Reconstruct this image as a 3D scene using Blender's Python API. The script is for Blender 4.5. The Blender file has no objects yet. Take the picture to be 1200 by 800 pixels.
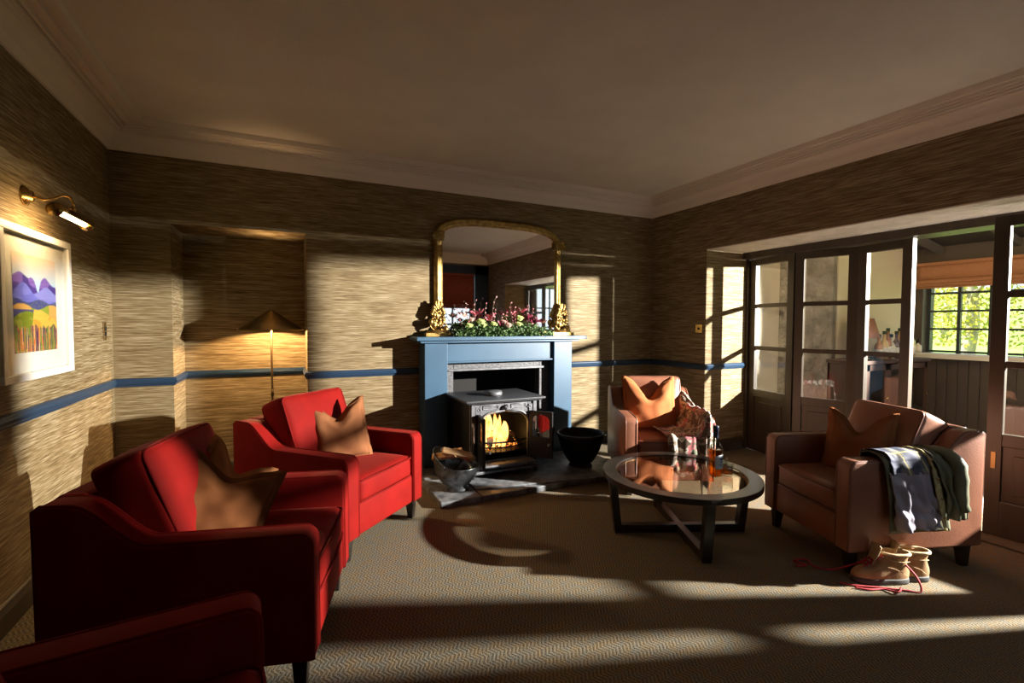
import bpy, bmesh, math, random
from mathutils import Vector, Matrix, noise as mnoise
random.seed(7)
PI = math.pi
SC = bpy.context.scene
COL = SC.collection

# ------------------------------------------------------------------ helpers
def tag(o, label=None, cat=None, group=None, kind=None):
    if label: o['label'] = label
    if cat: o['category'] = cat
    if group: o['group'] = group
    if kind: o['kind'] = kind
    return o

def empty(name, loc=(0, 0, 0), rz=0.0):
    o = bpy.data.objects.new(name, None); COL.objects.link(o)
    o.location = loc; o.rotation_euler = (0, 0, rz); o.empty_display_size = .05
    return o

class MB:
    """collects shapes, then links them as ONE mesh object"""
    def __init__(s): s.v = []; s.f = []; s.m = []; s.sm = []
    def add(s, vs, fs, mi=0, smooth=False):
        b = len(s.v); s.v += [tuple(v) for v in vs]
        for f in fs: s.f.append([b + i for i in f]); s.m.append(mi); s.sm.append(smooth)
    def box(s, x0, x1, y0, y1, z0, z1, mi=0):
        x0, x1 = min(x0, x1), max(x0, x1); y0, y1 = min(y0, y1), max(y0, y1); z0, z1 = min(z0, z1), max(z0, z1)
        s.add([(x0,y0,z0),(x1,y0,z0),(x1,y1,z0),(x0,y1,z0),(x0,y0,z1),(x1,y0,z1),(x1,y1,z1),(x0,y1,z1)],
              [(0,3,2,1),(4,5,6,7),(0,1,5,4),(1,2,6,5),(2,3,7,6),(3,0,4,7)], mi)
    def bar(s, p, q, w, h, mi=0, up=(0,0,1), w2=None, h2=None):
        p = Vector(p); q = Vector(q); d = (q-p).normalized(); u = Vector(up)
        if abs(d.dot(u)) > .98: u = Vector((1,0,0))
        a = d.cross(u).normalized(); b = a.cross(d).normalized()
        w2 = w if w2 is None else w2; h2 = h if h2 is None else h2
        vs = []
        for c, ww, hh in ((p, w, h), (q, w2, h2)):
            for i, j in ((-1,-1),(1,-1),(1,1),(-1,1)): vs.append(c + a*(i*ww/2) + b*(j*hh/2))
        s.add(vs, [(0,3,2,1),(4,5,6,7),(0,1,5,4),(1,2,6,5),(2,3,7,6),(3,0,4,7)], mi)
    def tube(s, pts, r, n=8, mi=0, cap=True, closed=False):
        pts = [Vector(p) for p in pts]; N = len(pts)
        rs = r if isinstance(r, (list, tuple)) else [r]*N
        vs = []; prev = None
        for i, p in enumerate(pts):
            if closed: t = pts[(i+1) % N] - pts[i-1]
            else: t = pts[min(i+1, N-1)] - pts[max(i-1, 0)]
            if t.length < 1e-9: t = Vector((0,0,1))
            t.normalize()
            if prev is None:
                a = t.cross(Vector((0,0,1)))
                if a.length < 1e-3: a = t.cross(Vector((1,0,0)))
            else: a = prev - t*prev.dot(t)
            a.normalize(); prev = a; b = t.cross(a)
            for k in range(n):
                th = 2*PI*k/n; vs.append(p + (a*math.cos(th)+b*math.sin(th))*rs[i])
        fs = []
        for i in range(N if closed else N-1):
            j = (i+1) % N
            for k in range(n): fs.append((i*n+k, i*n+(k+1) % n, j*n+(k+1) % n, j*n+k))
        if cap and not closed:
            fs.append(tuple(range(n))[::-1]); fs.append(tuple((N-1)*n+k for k in range(n)))
        s.add(vs, fs, mi, True)
    def lathe(s, prof, c=(0,0,0), n=32, mi=0, ax=None, smooth=True, sx=1, sy=1):
        c = Vector(c); vs = []; N = len(prof)
        for r, z in prof:
            for k in range(n):
                th = 2*PI*k/n; v = Vector((r*math.cos(th)*sx, r*math.sin(th)*sy, z))
                if ax is not None: v = ax @ v
                vs.append(c+v)
        fs = [(i*n+k, i*n+(k+1) % n, (i+1)*n+(k+1) % n, (i+1)*n+k) for i in range(N-1) for k in range(n)]
        s.add(vs, fs, mi, smooth)
    def disc(s, c, r, n=32, mi=0, thick=.01):
        s.lathe([(0.0001, 0), (r, 0), (r, thick), (0.0001, thick)], c, n, mi, smooth=False)
    def prism(s, poly, axis, a0, a1, mi=0):
        """polygon in the plane perpendicular to axis, extruded a0..a1"""
        def P(u, v, w):
            return {'x': (w, u, v), 'y': (u, w, v), 'z': (u, v, w)}[axis]
        n = len(poly)
        vs = [P(u, v, a0) for u, v in poly] + [P(u, v, a1) for u, v in poly]
        fs = [tuple(range(n)), tuple(range(2*n-1, n-1, -1))] + [(i, n+i, n+(i+1) % n, (i+1) % n) for i in range(n)]
        s.add(vs, fs, mi)
    def ball(s, c, r, mi=0, n=10, sx=1, sy=1, sz=1):
        prof = [(max(r*math.sin(PI*i/n), 1e-4), -r*math.cos(PI*i/n)*sz) for i in range(n+1)]
        s.lathe(prof, c, n+4, mi, sx=sx, sy=sy)
    def grid(s, fn, nu, nv, mi=0, smooth=True, both=None):
        vs = [fn(i/nu, j/nv) for i in range(nu+1) for j in range(nv+1)]
        fs = [(i*(nv+1)+j, (i+1)*(nv+1)+j, (i+1)*(nv+1)+j+1, i*(nv+1)+j+1) for i in range(nu) for j in range(nv)]
        s.add(vs, fs, mi, smooth)
    def build(s, name, mats, parent=None, bevel=0, seg=2, recalc=True, smooth=False, solid=0, sub=0):
        me = bpy.data.meshes.new(name); me.from_pydata(s.v, [], s.f)
        mats = mats if isinstance(mats, (list, tuple)) else [mats]
        for m in mats: me.materials.append(m)
        for p, mi, sm in zip(me.polygons, s.m, s.sm): p.material_index = mi; p.use_smooth = sm or smooth
        if recalc:
            bm = bmesh.new(); bm.from_mesh(me); bmesh.ops.recalc_face_normals(bm, faces=bm.faces); bm.to_mesh(me); bm.free()
        me.update()
        o = bpy.data.objects.new(name, me); COL.objects.link(o)
        if parent: o.parent = parent
        if solid:
            m = o.modifiers.new('t', 'SOLIDIFY'); m.thickness = solid; m.offset = 0
        if bevel:
            m = o.modifiers.new('b', 'BEVEL'); m.width = bevel; m.segments = seg; m.limit_method = 'ANGLE'; m.angle_limit = .6
            m.harden_normals = False
        if sub:
            m = o.modifiers.new('s', 'SUBSURF'); m.levels = sub; m.render_levels = sub
        return o

def rbox(size, r, n=14, puff=(0, 0, 0), noise=0.0, seed=0, axis_fn=None):
    """rounded, puffed box centred on the origin -> (verts, faces)"""
    sx, sy, sz = [d/2 for d in size]; H = Vector((sx, sy, sz))
    bm = bmesh.new(); bmesh.ops.create_cube(bm, size=2.0)
    bmesh.ops.subdivide_edges(bm, edges=bm.edges[:], cuts=n-1, use_grid_fill=True)
    for v in bm.verts:
        a, b, c = v.co
        # concentrate the grid near the edges
        f = lambda t: math.sin(t*PI/2)*.55 + t*.45
        a, b, c = f(a), f(b), f(c)
        p = Vector((a*sx, b*sy, c*sz))
        q = Vector([max(-(h-r), min(h-r, x)) for x, h in zip(p, H)])
        d = p-q
        if d.length > 1e-9: p = q + d.normalized()*r
        px = puff[0]*(1-b*b)*(1-c*c); py = puff[1]*(1-a*a)*(1-c*c); pz = puff[2]*(1-a*a)*(1-b*b)
        p += Vector((px*a, py*b, pz*c))
        if noise:
            w = mnoise.noise(Vector((p.x*7+seed, p.y*7, p.z*7)))
            p += p.normalized()*w*noise
        if axis_fn: p = axis_fn(p, a, b, c)
        v.co = p
    bm.verts.ensure_lookup_table()
    vs = [v.co.copy() for v in bm.verts]; fs = [[v.index for v in f.verts] for f in bm.faces]
    bm.free(); return vs, fs

def copy_tree(o, parent=None):
    c = o.copy(); COL.objects.link(c); c.parent = parent
    for ch in list(o.children): copy_tree(ch, c)
    return c

# ------------------------------------------------------------------ materials
def mat(name, col, rough=.6, metal=0.0, **k):
    m = bpy.data.materials.new(name); m.use_nodes = True
    b = m.node_tree.nodes['Principled BSDF']
    b.inputs['Base Color'].default_value = (*col, 1); b.inputs['Roughness'].default_value = rough
    b.inputs['Metallic'].default_value = metal
    for kk, vv in k.items():
        b.inputs[kk.replace('_', ' ')].default_value = vv
    return m
def N(m, t, **k):
    n = m.node_tree.nodes.new(t)
    for a, v in k.items(): setattr(n, a, v)
    return n
def L(m, a, b): m.node_tree.links.new(a, b)
def noisy(m, c1, c2, scale=(5, 5, 5), detail=3, lo=.35, hi=.65, bump=0, bscale=None, dist=.01, coord='Object', rough=None):
    """two-tone noise colour with optional bump"""
    B = m.node_tree.nodes['Principled BSDF']
    tc = N(m, 'ShaderNodeTexCoord'); mp = N(m, 'ShaderNodeMapping'); mp.inputs['Scale'].default_value = scale
    L(m, tc.outputs[coord], mp.inputs['Vector'])
    n = N(m, 'ShaderNodeTexNoise'); n.inputs['Scale'].default_value = 1; n.inputs['Detail'].default_value = detail
    L(m, mp.outputs[0], n.inputs['Vector'])
    r = N(m, 'ShaderNodeValToRGB'); r.color_ramp.elements[0].position = lo; r.color_ramp.elements[1].position = hi
    r.color_ramp.elements[0].color = (*c1, 1); r.color_ramp.elements[1].color = (*c2, 1)
    L(m, n.outputs[0], r.inputs[0]); L(m, r.outputs[0], B.inputs['Base Color'])
    if bump:
        nn = n
        if bscale:
            mp2 = N(m, 'ShaderNodeMapping'); mp2.inputs['Scale'].default_value = bscale; L(m, tc.outputs[coord], mp2.inputs['Vector'])
            nn = N(m, 'ShaderNodeTexNoise'); nn.inputs['Scale'].default_value = 1; nn.inputs['Detail'].default_value = 4; L(m, mp2.outputs[0], nn.inputs['Vector'])
        bp = N(m, 'ShaderNodeBump'); bp.inputs['Strength'].default_value = bump; bp.inputs['Distance'].default_value = dist
        L(m, nn.outputs[0], bp.inputs['Height']); L(m, bp.outputs[0], B.inputs['Normal'])
    return m

M = {}
# grasscloth: fine horizontal threads
def grasscloth():
    m = mat('grasscloth', (.3, .24, .15), .75)
    B = m.node_tree.nodes['Principled BSDF']
    tc = N(m, 'ShaderNodeTexCoord')
    def nz(sc, det=2):
        mp = N(m, 'ShaderNodeMapping'); mp.inputs['Scale'].default_value = sc; L(m, tc.outputs['Object'], mp.inputs['Vector'])
        n = N(m, 'ShaderNodeTexNoise'); n.inputs['Scale'].default_value = 1; n.inputs['Detail'].default_value = det
        L(m, mp.outputs[0], n.inputs['Vector']); return n.outputs[0]
    a = nz((9, 9, 380), 2); b = nz((3.5, 3.5, 120), 2); c = nz((.8, .8, 14), 1)
    mx = N(m, 'ShaderNodeMath', operation='MULTIPLY_ADD'); L(m, a, mx.inputs[0]); mx.inputs[1].default_value = .5
    mb = N(m, 'ShaderNodeMath', operation='MULTIPLY_ADD'); L(m, b, mb.inputs[0]); mb.inputs[1].default_value = .42
    mc = N(m, 'ShaderNodeMath', operation='MULTIPLY'); L(m, c, mc.inputs[0]); mc.inputs[1].default_value = .08
    L(m, mc.outputs[0], mb.inputs[2]); L(m, mb.outputs[0], mx.inputs[2])
    r = N(m, 'ShaderNodeValToRGB'); e = r.color_ramp.elements
    e[0].position = .36; e[0].color = (.070, .038, .011, 1); e[1].position = .62; e[1].color = (.37, .30, .185, 1)
    e2 = r.color_ramp.elements.new(.49); e2.color = (.175, .121, .050, 1)
    L(m, mx.outputs[0], r.inputs[0]); L(m, r.outputs[0], B.inputs['Base Color'])
    bp = N(m, 'ShaderNodeBump'); bp.inputs['Strength'].default_value = .5; bp.inputs['Distance'].default_value = .004
    L(m, mx.outputs[0], bp.inputs['Height']); L(m, bp.outputs[0], B.inputs['Normal'])
    return m
M['paper'] = grasscloth()
M['ceil'] = noisy(mat('ceiling_paint', (.6, .57, .53), .85), (.68, .62, .55), (.73, .67, .59), (3, 3, 3), bump=.5, bscale=(60, 60, 60), dist=.004)
M['cornice'] = mat('cornice_paint', (.82, .75, .67), .6)
M['plaster'] = noisy(mat('white_plaster', (.7, .66, .6), .8), (.62, .58, .53), (.75, .71, .66), (9, 9, 9), bump=.9, bscale=(38, 38, 38), dist=.012)
M['blue'] = noisy(mat('blue_paint', (.09, .19, .31), .38), (.032, .080, .138), (.039, .096, .162), (4, 4, 4))
M['rail_blue'] = mat('rail_blue', (.014, .038, .080), .4)
M['doorwood'] = noisy(mat('dark_door_paint', (.05, .04, .03), .4), (.040, .031, .022), (.055, .042, .028), (20, 20, 2))
M['slate'] = noisy(mat('slate', (.12, .13, .14), .5), (.07, .075, .082), (.22, .23, .24), (14, 14, 14), 6, bump=.4, dist=.01)
M['granite'] = noisy(mat('grey_stone', (.15, .15, .16), .55), (.04, .042, .048), (.12, .12, .13), (50, 50, 50), 6, bump=.5, dist=.006)
M['soot'] = mat('sooty_recess', (.012, .011, .011), .9)
M['iron'] = noisy(mat('cast_iron', (.09, .095, .10), .42, .35), (.10, .104, .115), (.17, .175, .19), (30, 30, 30), bump=.2, bscale=(120,120,120), dist=.002)
M['irontop'] = mat('dark_iron_top', (.045, .047, .052), .45, .3)
M['black'] = mat('black_iron', (.014, .014, .015), .5, .5)
M['darkwood'] = noisy(mat('dark_wood', (.02, .014, .01), .30), (.012, .009, .0075), (.026, .020, .015), (3, 30, 30))
M['gold'] = noisy(mat('gilt', (.5, .32, .09), .42, 1.0), (.24, .145, .045), (.44, .29, .10), (25, 25, 25), bump=.35, bscale=(90, 90, 90), dist=.004)
M['brass'] = mat('brass', (.55, .36, .13), .25, 1.0)
M['bronze'] = noisy(mat('aged_brass_shade', (.30, .2, .08), .38, 1.0), (.24, .155, .06), (.36, .25, .11), (6, 6, 6))
M['poledark'] = mat('dark_bronze_pole', (.16, .11, .06), .4, 1.0)
M['mirror'] = mat('mirror_glass', (.86, .87, .86), .02, 1.0)
M['steel'] = noisy(mat('galvanised_steel', (.3, .32, .34), .38, .9), (.10, .11, .12), (.30, .32, .34), (22, 22, 22), 5)
M['cream'] = mat('cream_wall', (.74, .66, .52), .85)
M['cabwood'] = mat('brown_cabinet_wood', (.05, .022, .013), .55)
M['white'] = mat('white_paint', (.8, .8, .78), .5)
M['winframe'] = mat('window_frame_paint', (.03, .04, .05), .45)
M['stone'] = noisy(mat('painted_rubble_stone', (.35, .33, .29), .9), (.16, .15, .13), (.36, .33, .29), (4, 4, 4), 4, bump=1.0, bscale=(6, 6, 6), dist=.12)
M['darkceil'] = mat('dark_boards', (.035, .03, .028), .6)
M['beam'] = mat('dark_beam', (.10, .095, .09), .5)
M['tile'] = noisy(mat('pale_floor_tile', (.4, .4, .38), .45), (.36, .36, .34), (.44, .44, .42), (3, 3, 3))
M['lawn'] = noisy(mat('lawn', (.2, .4, .06), .9), (.20, .34, .06), (.34, .48, .12), (1.5, 1.5, 1.5), 5)
M['bark'] = noisy(mat('pale_bark', (.4, .36, .3), .9), (.25, .2, .15), (.5, .46, .4), (6, 6, 2), 4)
M['leafy'] = noisy(mat('autumn_leaves', (.4, .42, .05), .8), (.22, .30, .04), (.62, .50, .07), (2, 2, 2), 4)
M['soil'] = mat('soil', (.05, .04, .03), .9)

def velvet(name, c):
    m = mat(name, c, .75, 0, Sheen_Weight=.12, Sheen_Roughness=.35, Specular_IOR_Level=.12)
    m.node_tree.nodes['Principled BSDF'].inputs['Sheen Tint'].default_value = (1, .22, .16, 1)
    noisy(m, tuple(x*.86 for x in c), tuple(x*1.08 for x in c), (6, 6, 6), 4, bump=.12, bscale=(40, 40, 40), dist=.003)
    return m
M['red'] = velvet('red_velvet', (.22, .006, .004))
M['redpipe'] = velvet('red_piping', (.17, .004, .003))
M['leather'] = noisy(mat('tan_leather', (.24, .095, .05), .42, Specular_IOR_Level=.5), (.22, .086, .049), (.29, .118, .068), (4, 4, 4), 4, bump=.25, bscale=(110, 110, 110), dist=.003)
M['leatherpipe'] = mat('leather_piping', (.17, .062, .034), .45)
M['leather_d'] = noisy(mat('rose_tan_leather', (.33, .14, .085), .45), (.28, .115, .07), (.36, .155, .095), (4, 4, 4), 4, bump=.25, bscale=(110, 110, 110), dist=.003)
def cloth(name, c1, c2):
    return noisy(mat(name, c1, .9, 0, Specular_IOR_Level=.2), c1, c2, (8, 8, 8), 4, bump=.3, bscale=(260, 260, 260), dist=.002)
M['rust'] = cloth('rust_fabric_shaded', (.15, .050, .015), (.20, .070, .021))  # rust cushion cloth, shade put into its darker colour
M['tan'] = cloth('tan_fabric', (.20, .073, .028), (.26, .10, .040))
M['rust_lit'] = cloth('rust_fabric_lit', (.34, .13, .045), (.42, .17, .062))  # lighter copy of the rust cloth, coloured as if lit
M['orange'] = cloth('orange_satin', (.34, .105, .035), (.40, .135, .047))
M['glass'] = None
def thin_glass(name, tint=(1, 1, 1), gl=.0):
    """a real pane: mostly clear with a Fresnel reflection"""
    m = bpy.data.materials.new(name); m.use_nodes = True; nt = m.node_tree; nt.nodes.clear()
    o = nt.nodes.new('ShaderNodeOutputMaterial'); mx = nt.nodes.new('ShaderNodeMixShader')
    t = nt.nodes.new('ShaderNodeBsdfTransparent'); t.inputs[0].default_value = (*tint, 1)
    g = nt.nodes.new('ShaderNodeBsdfGlossy'); g.inputs['Roughness'].default_value = .01
    lw = nt.nodes.new('ShaderNodeLayerWeight'); lw.inputs[0].default_value = .5
    pw = nt.nodes.new('ShaderNodeMath'); pw.operation = 'POWER'; pw.inputs[1].default_value = 5; nt.links.new(lw.outputs['Facing'], pw.inputs[0])
    ad = nt.nodes.new('ShaderNodeMath'); ad.operation = 'MULTIPLY_ADD'; ad.inputs[1].default_value = .9; ad.inputs[2].default_value = .035+gl
    nt.links.new(pw.outputs[0], ad.inputs[0]); nt.links.new(ad.outputs[0], mx.inputs[0])
    nt.links.new(t.outputs[0], mx.inputs[1]); nt.links.new(g.outputs[0], mx.inputs[2]); nt.links.new(mx.outputs[0], o.inputs[0])
    return m
M['glass'] = thin_glass('window_glass', (.97, .98, .98))
M['smoked'] = thin_glass('smoked_table_glass', (.86, .80, .72), .10)
M['bottleglass'] = thin_glass('bottle_glass', (.90, .93, .90), .04)
M['amber'] = thin_glass('whisky', (.95, .42, .07), .02)
M['stoveglass'] = thin_glass('stove_glass', (.75, .6, .5), .25)
def emit(name, c, s):
    m = bpy.data.materials.new(name); m.use_nodes = True; nt = m.node_tree; nt.nodes.clear()
    o = nt.nodes.new('ShaderNodeOutputMaterial'); e = nt.nodes.new('ShaderNodeEmission')
    e.inputs[0].default_value = (*c, 1); e.inputs[1].default_value = s; nt.links.new(e.outputs[0], o.inputs[0]); return m

def carpet():
    m = mat('herringbone_carpet', (.2, .17, .13), .95)
    B = m.node_tree.nodes['Principled BSDF']; B.inputs['Specular IOR Level'].default_value = .1
    tc = N(m, 'ShaderNodeTexCoord'); sp = N(m, 'ShaderNodeSeparateXYZ'); L(m, tc.outputs['Object'], sp.inputs[0])
    def mt(op, a, b=None, c=None):
        n = N(m, 'ShaderNodeMath', operation=op)
        for i, x in enumerate((a, b, c)):
            if x is None: continue
            if isinstance(x, (int, float)): n.inputs[i].default_value = x
            else: L(m, x, n.inputs[i])
        return n.outputs[0]
    X, Y = sp.outputs[0], sp.outputs[1]
    tri = mt('PINGPONG', mt('MULTIPLY', Y, 1/.030), 1.0)
    v = mt('ADD', mt('MULTIPLY', X, 1/.0085), mt('MULTIPLY', tri, 2.2))
    st = mt('PINGPONG', v, 1.0)
    n1 = N(m, 'ShaderNodeTexNoise'); n1.inputs['Scale'].default_value = 190; n1.inputs['Detail'].default_value = 2; L(m, tc.outputs['Object'], n1.inputs['Vector'])
    n2 = N(m, 'ShaderNodeTexNoise'); n2.inputs['Scale'].default_value = 22; n2.inputs['Detail'].default_value = 4; L(m, tc.outputs['Object'], n2.inputs['Vector'])
    s = mt('ADD', mt('MULTIPLY', st, .25), mt('MULTIPLY', n1.outputs[0], .80))
    r = N(m, 'ShaderNodeValToRGB'); e = r.color_ramp.elements
    e[0].position = .28; e[0].color = (.035, .027, .018, 1); e[1].position = .78; e[1].color = (.31, .265, .20, 1)
    L(m, s, r.inputs[0])
    r2 = N(m, 'ShaderNodeValToRGB'); e = r2.color_ramp.elements
    e[0].position = .38; e[0].color = (.88, .95, 1.0, 1); e[1].position = .62; e[1].color = (1.08, .94, .74, 1)
    L(m, n2.outputs[0], r2.inputs[0])
    mx = N(m, 'ShaderNodeMix', data_type='RGBA', blend_type='MULTIPLY'); mx.inputs[0].default_value = 1
    L(m, r.outputs[0], mx.inputs[6]); L(m, r2.outputs[0], mx.inputs[7]); L(m, mx.outputs[2], B.inputs['Base Color'])
    bp = N(m, 'ShaderNodeBump'); bp.inputs['Strength'].default_value = .6; bp.inputs['Distance'].default_value = .004
    L(m, s, bp.inputs['Height']); L(m, bp.outputs[0], B.inputs['Normal'])
    return m
M['carpet'] = carpet()

# ------------------------------------------------------------------ room shell
W = 4.849; YR = -4.85; ZC = 2.65; DT = .69     # width, rear wall, ceiling, thickness of right wall
JY0, JY1, HO = -.78, -4.02, 2.037              # opening in the right wall
def struct(o): o['kind'] = 'structure'; return o

b = MB(); b.box(-.3, W+.02, YR-.3, .6, -.12, 0); b.box(W, W+.58, JY1, JY0, -.12, 0)
struct(b.build('floor', M['carpet']))
b = MB(); b.box(-.3, W+.6, YR-.3, .6, ZC, ZC+.12); struct(b.build('ceiling', M['ceil']))
b = MB(); b.box(-.2, 0, YR-.3, .5, 0, ZC); struct(b.build('wall_left', M['paper']))
# back wall: alcove (x .345-1.246, z 0-2.02, depth .45) and fireplace opening (x 2.46-3.40, z 0-.90, depth .45)
AX0, AX1, AZ, AD = .345, 1.246, 2.018, .45
FX0, FX1, FZ = 2.44, 3.36, .90
b = MB()
b.box(0, AX0, 0, .7, 0, ZC); b.box(AX0, AX1, 0, .7, AZ, ZC); b.box(AX0, AX1, AD, .7, 0, AZ)
b.box(AX1, FX0, 0, .7, 0, ZC); b.box(FX0, FX1, 0, .7, FZ, ZC); b.box(FX1, W+DT, 0, .7, 0, ZC)
wb = struct(b.build('wall_back', M['paper']))
b = MB(); b.box(FX0, FX1, .42, .69, 0, FZ); b.box(FX0-.01, FX0+.01, 0, .42, 0, FZ); b.box(FX1-.01, FX1+.01, 0, .42, 0, FZ); b.box(FX0, FX1, 0, .42, FZ-.012, FZ+.01)
b.build('fireplace_recess', M['soot'], wb)
# right wall with the opening: paper on the room side and jambs, plaster soffit
b = MB()
b.box(W, W+DT, JY0, .3, 0, ZC); b.box(W, W+DT, YR-.3, JY1, 0, ZC); b.box(W, W+DT, JY1, JY0, HO+.004, ZC)
wr = struct(b.build('wall_right', M['paper']))
b = MB(); b.box(W+.003, W+DT, JY1, JY0, HO-.004, HO+.004); b.build('soffit', M['plaster'], wr)
# rear wall with window (seen in the mirror)
RX0, RX1, RZ0, RZ1 = 2.9, 4.55, .85, 2.28
b = MB(); b.box(-.2, RX0, YR-.3, YR, 0, ZC); b.box(RX1, W+DT, YR-.3, YR, 0, ZC); b.box(RX0, RX1, YR-.3, YR, 0, RZ0); b.box(RX0, RX1, YR-.3, YR, RZ1, ZC)
struct(b.build('wall_rear', M['paper']))
# rear window
b = MB()
b.box(RX0-.14, RX0, YR, YR+.03, RZ0-.1, RZ1+.16); b.box(RX1, W, YR, YR+.03, 0, ZC-.2); b.box(RX0-.14, W, YR, YR+.03, RZ1, ZC-.2)
for z in (RZ0, 1.27, 1.62): b.box(RX0, RX1, YR-.2, YR-.15, z-.012, z+.03)
for x in (RX0, 3.72, 4.13, RX1-.03): b.box(x, x+.03, YR-.2, YR-.15, RZ0, RZ1)
wn = struct(b.build('window_2', M['rail_blue'], bevel=.003))
b = MB(); b.box(RX0, RX1, YR-.178, YR-.174, RZ0, RZ1); b.build('glass', M['glass'], wn)
b = MB(); b.box(RX0-.05, RX1+.03, YR-.15, YR+.06, RZ0-.035, RZ0); b.build('window_sill', M['white'], wn)

# cornice: mitred sweep round the room
prof = [(0, 2.488), (.014, 2.488), (.018, 2.50), (.022, 2.515), (.03, 2.53)]
for i in range(7):
    t = i/6*PI/2; prof.append((.03+.052*(1-math.cos(t)), 2.53+.065*math.sin(t)))
prof += [(.084, 2.608), (.098, 2.608), (.104, 2.640), (.112, 2.640), (.114, 2.616), (.126, 2.616), (.128, 2.640), (.166, 2.640), (.168, 2.614), (.182, 2.614), (.182, 2.642), (.236, 2.642), (.238, 2.612), (.252, 2.612), (.254, 2.652), (0, 2.652)]
def sweep_rect(prof, x0, x1, y0, y1):
    b = MB(); n = len(prof); vs = []
    for sx, sy, cx, cy in ((1, -1, x0, y1), (-1, -1, x1, y1), (-1, 1, x1, y0), (1, 1, x0, y0)):
        for o, z in prof: vs.append((cx+sx*o, cy+sy*o, z))
    fs = [(c*n+i, c*n+i+1, ((c+1) % 4)*n+i+1, ((c+1) % 4)*n+i) for c in range(4) for i in range(n-1)]
    b.add(vs, fs); return b
struct(sweep_rect(prof, 0, W, YR, 0).build('trim_1', M['cornice']))

# dado rail, profile (out, z); skirting
DZ = .873
rp = [(0, DZ-.032), (.010, DZ-.030), (.014, DZ-.018), (.022, DZ-.010), (.026, DZ+.006), (.020, DZ+.012), (.020, DZ+.020), (.012, DZ+.026), (0, DZ+.030)]
sp_ = [(0, 0), (.022, 0), (.022, .085), (.016, .10), (.012, .115), (.004, .125), (0, .125)]
def rail(path, prof, name, m, kind=True):
    """path: list of (x, y, nx, ny) corner points with the mitre vector"""
    b = MB(); n = len(prof); vs = []
    for x, y, nx, ny in path:
        for o, z in prof: vs.append((x+nx*o, y+ny*o, z))
    fs = [(c*n+i, c*n+i+1, (c+1)*n+i+1, (c+1)*n+i) for c in range(len(path)-1) for i in range(n-1)]
    fs += [tuple(range(n)), tuple((len(path)-1)*n+i for i in range(n))]
    b.add(vs, fs); o = b.build(name, m)
    return struct(o)
leftpath = [(0, YR, 1, 0), (0, 0, 1, -1), (AX0, 0, 1, -1), (AX0, AD, 1, -1), (AX1, AD, -1, -1), (AX1, 0, -1, -1), (2.16, 0, 0, -1)]
rightpath = [(3.655, 0, 0, -1), (W, 0, -1, -1), (W, JY0, -1, -1), (5.40, JY0, 0, -1)]
rail(leftpath, rp, 'trim_2', M['rail_blue']); rail(rightpath, rp, 'trim_3', M['rail_blue'])
rail(leftpath, sp_, 'baseboard_left', M['doorwood']); rail(rightpath, sp_, 'baseboard_right', M['doorwood'])

# ------------------------------------------------------------------ glazed folding doors
def door_leaf(name, a, c, z0=.004, z1=1.962, stile=.075, th=.045, extra=None):
    a = Vector((*a, 0)); c = Vector((*c, 0)); d = c-a; Lg = d.length; ang = math.atan2(d.y, d.x)
    b = MB(); y0, y1 = -th/2, th/2
    b.box(.003, stile, y0, y1, z0, z1); b.box(Lg-stile, Lg-.003, y0, y1, z0, z1)
    b.box(stile, Lg-stile, y0, y1, z0, .22); b.box(stile, Lg-stile, y0, y1, .56, .635)
    b.box(stile, Lg-stile, y0, y1, 1.897, z1)
    for z in (1.06, 1.487): b.box(stile, Lg-stile, y0+.004, y1-.004, z-.02, z+.02)
    b.box(stile, Lg-stile, -.008, .008, .22, .56)
    b.box(stile+.05, Lg-stile-.05, -.016, .016, .27, .51)
    o = b.build(name, M['doorwood'], bevel=.003)
    o.location = (a.x, a.y, 0); o.rotation_euler = (0, 0, ang); struct(o)
    g = MB(); g.box(stile, Lg-stile, -.002, .002, .635, 1.897); g.build('glass', M['glass'], o)
    return o
P = [(5.47, -.815), (5.355, -1.357), (5.49, -1.823), (5.43, -2.24)]
Q = [(5.03, -2.825), (5.12, -3.67), (5.28, -3.90)]
n_ = 1
for pts in (P, Q):
    for i in range(len(pts)-1):
        d = door_leaf('door_%d' % n_, pts[i], pts[i+1]); n_ += 1
        if pts is Q and i == 0:
            h = MB(); h.tube([(.12, .03, .10), (.12, .03, .30)], .005, 8); h.box(.105, .135, .022, .03, .12, .16); h.box(.105, .135, .022, .03, .25, .29)
            h.build('shoot_bolt', M['brass'], d)
            h = MB(); h.box(.03, .05, -.028, .028, .42, .52); h.build('hinge', M['bronze'], d)
b = MB(); b.box(5.35, 5.58, JY1+.01, JY0-.01, 1.968, HO-.007); b.box(5.42, 5.50, JY0-.03, JY0, 0, 1.968); b.box(5.36, 5.46, JY1, JY1+.112, 0, 1.968)  # near post widened to keep the low light off the middle red armchair
struct(b.build('trim_4', M['doorwood'], bevel=.003))

# ------------------------------------------------------------------ garden room beyond
CX = 7.5; CF = -.006; CB = -1.3; PX = 6.1; CR = -5.6
b = MB(); b.box(W+.58, CX+.3, CR, .2, -.2, CF)
struct(b.build('floor_conservatory', M['tile']))
b = MB(); b.box(PX, CX+.3, CB, .2, CF, 2.9); w = struct(b.build('wall_conservatory_back', M['cream']))
b = MB(); b.box(PX-.06, PX+.02, CB+.01, .2, CF, 2.9); b.build('stone_facing', M['stone'], w)
b = MB(); b.box(W+DT, PX, -.72, .2, CF, 2.9); struct(b.build('wall_conservatory_end', M['cream']))
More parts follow.
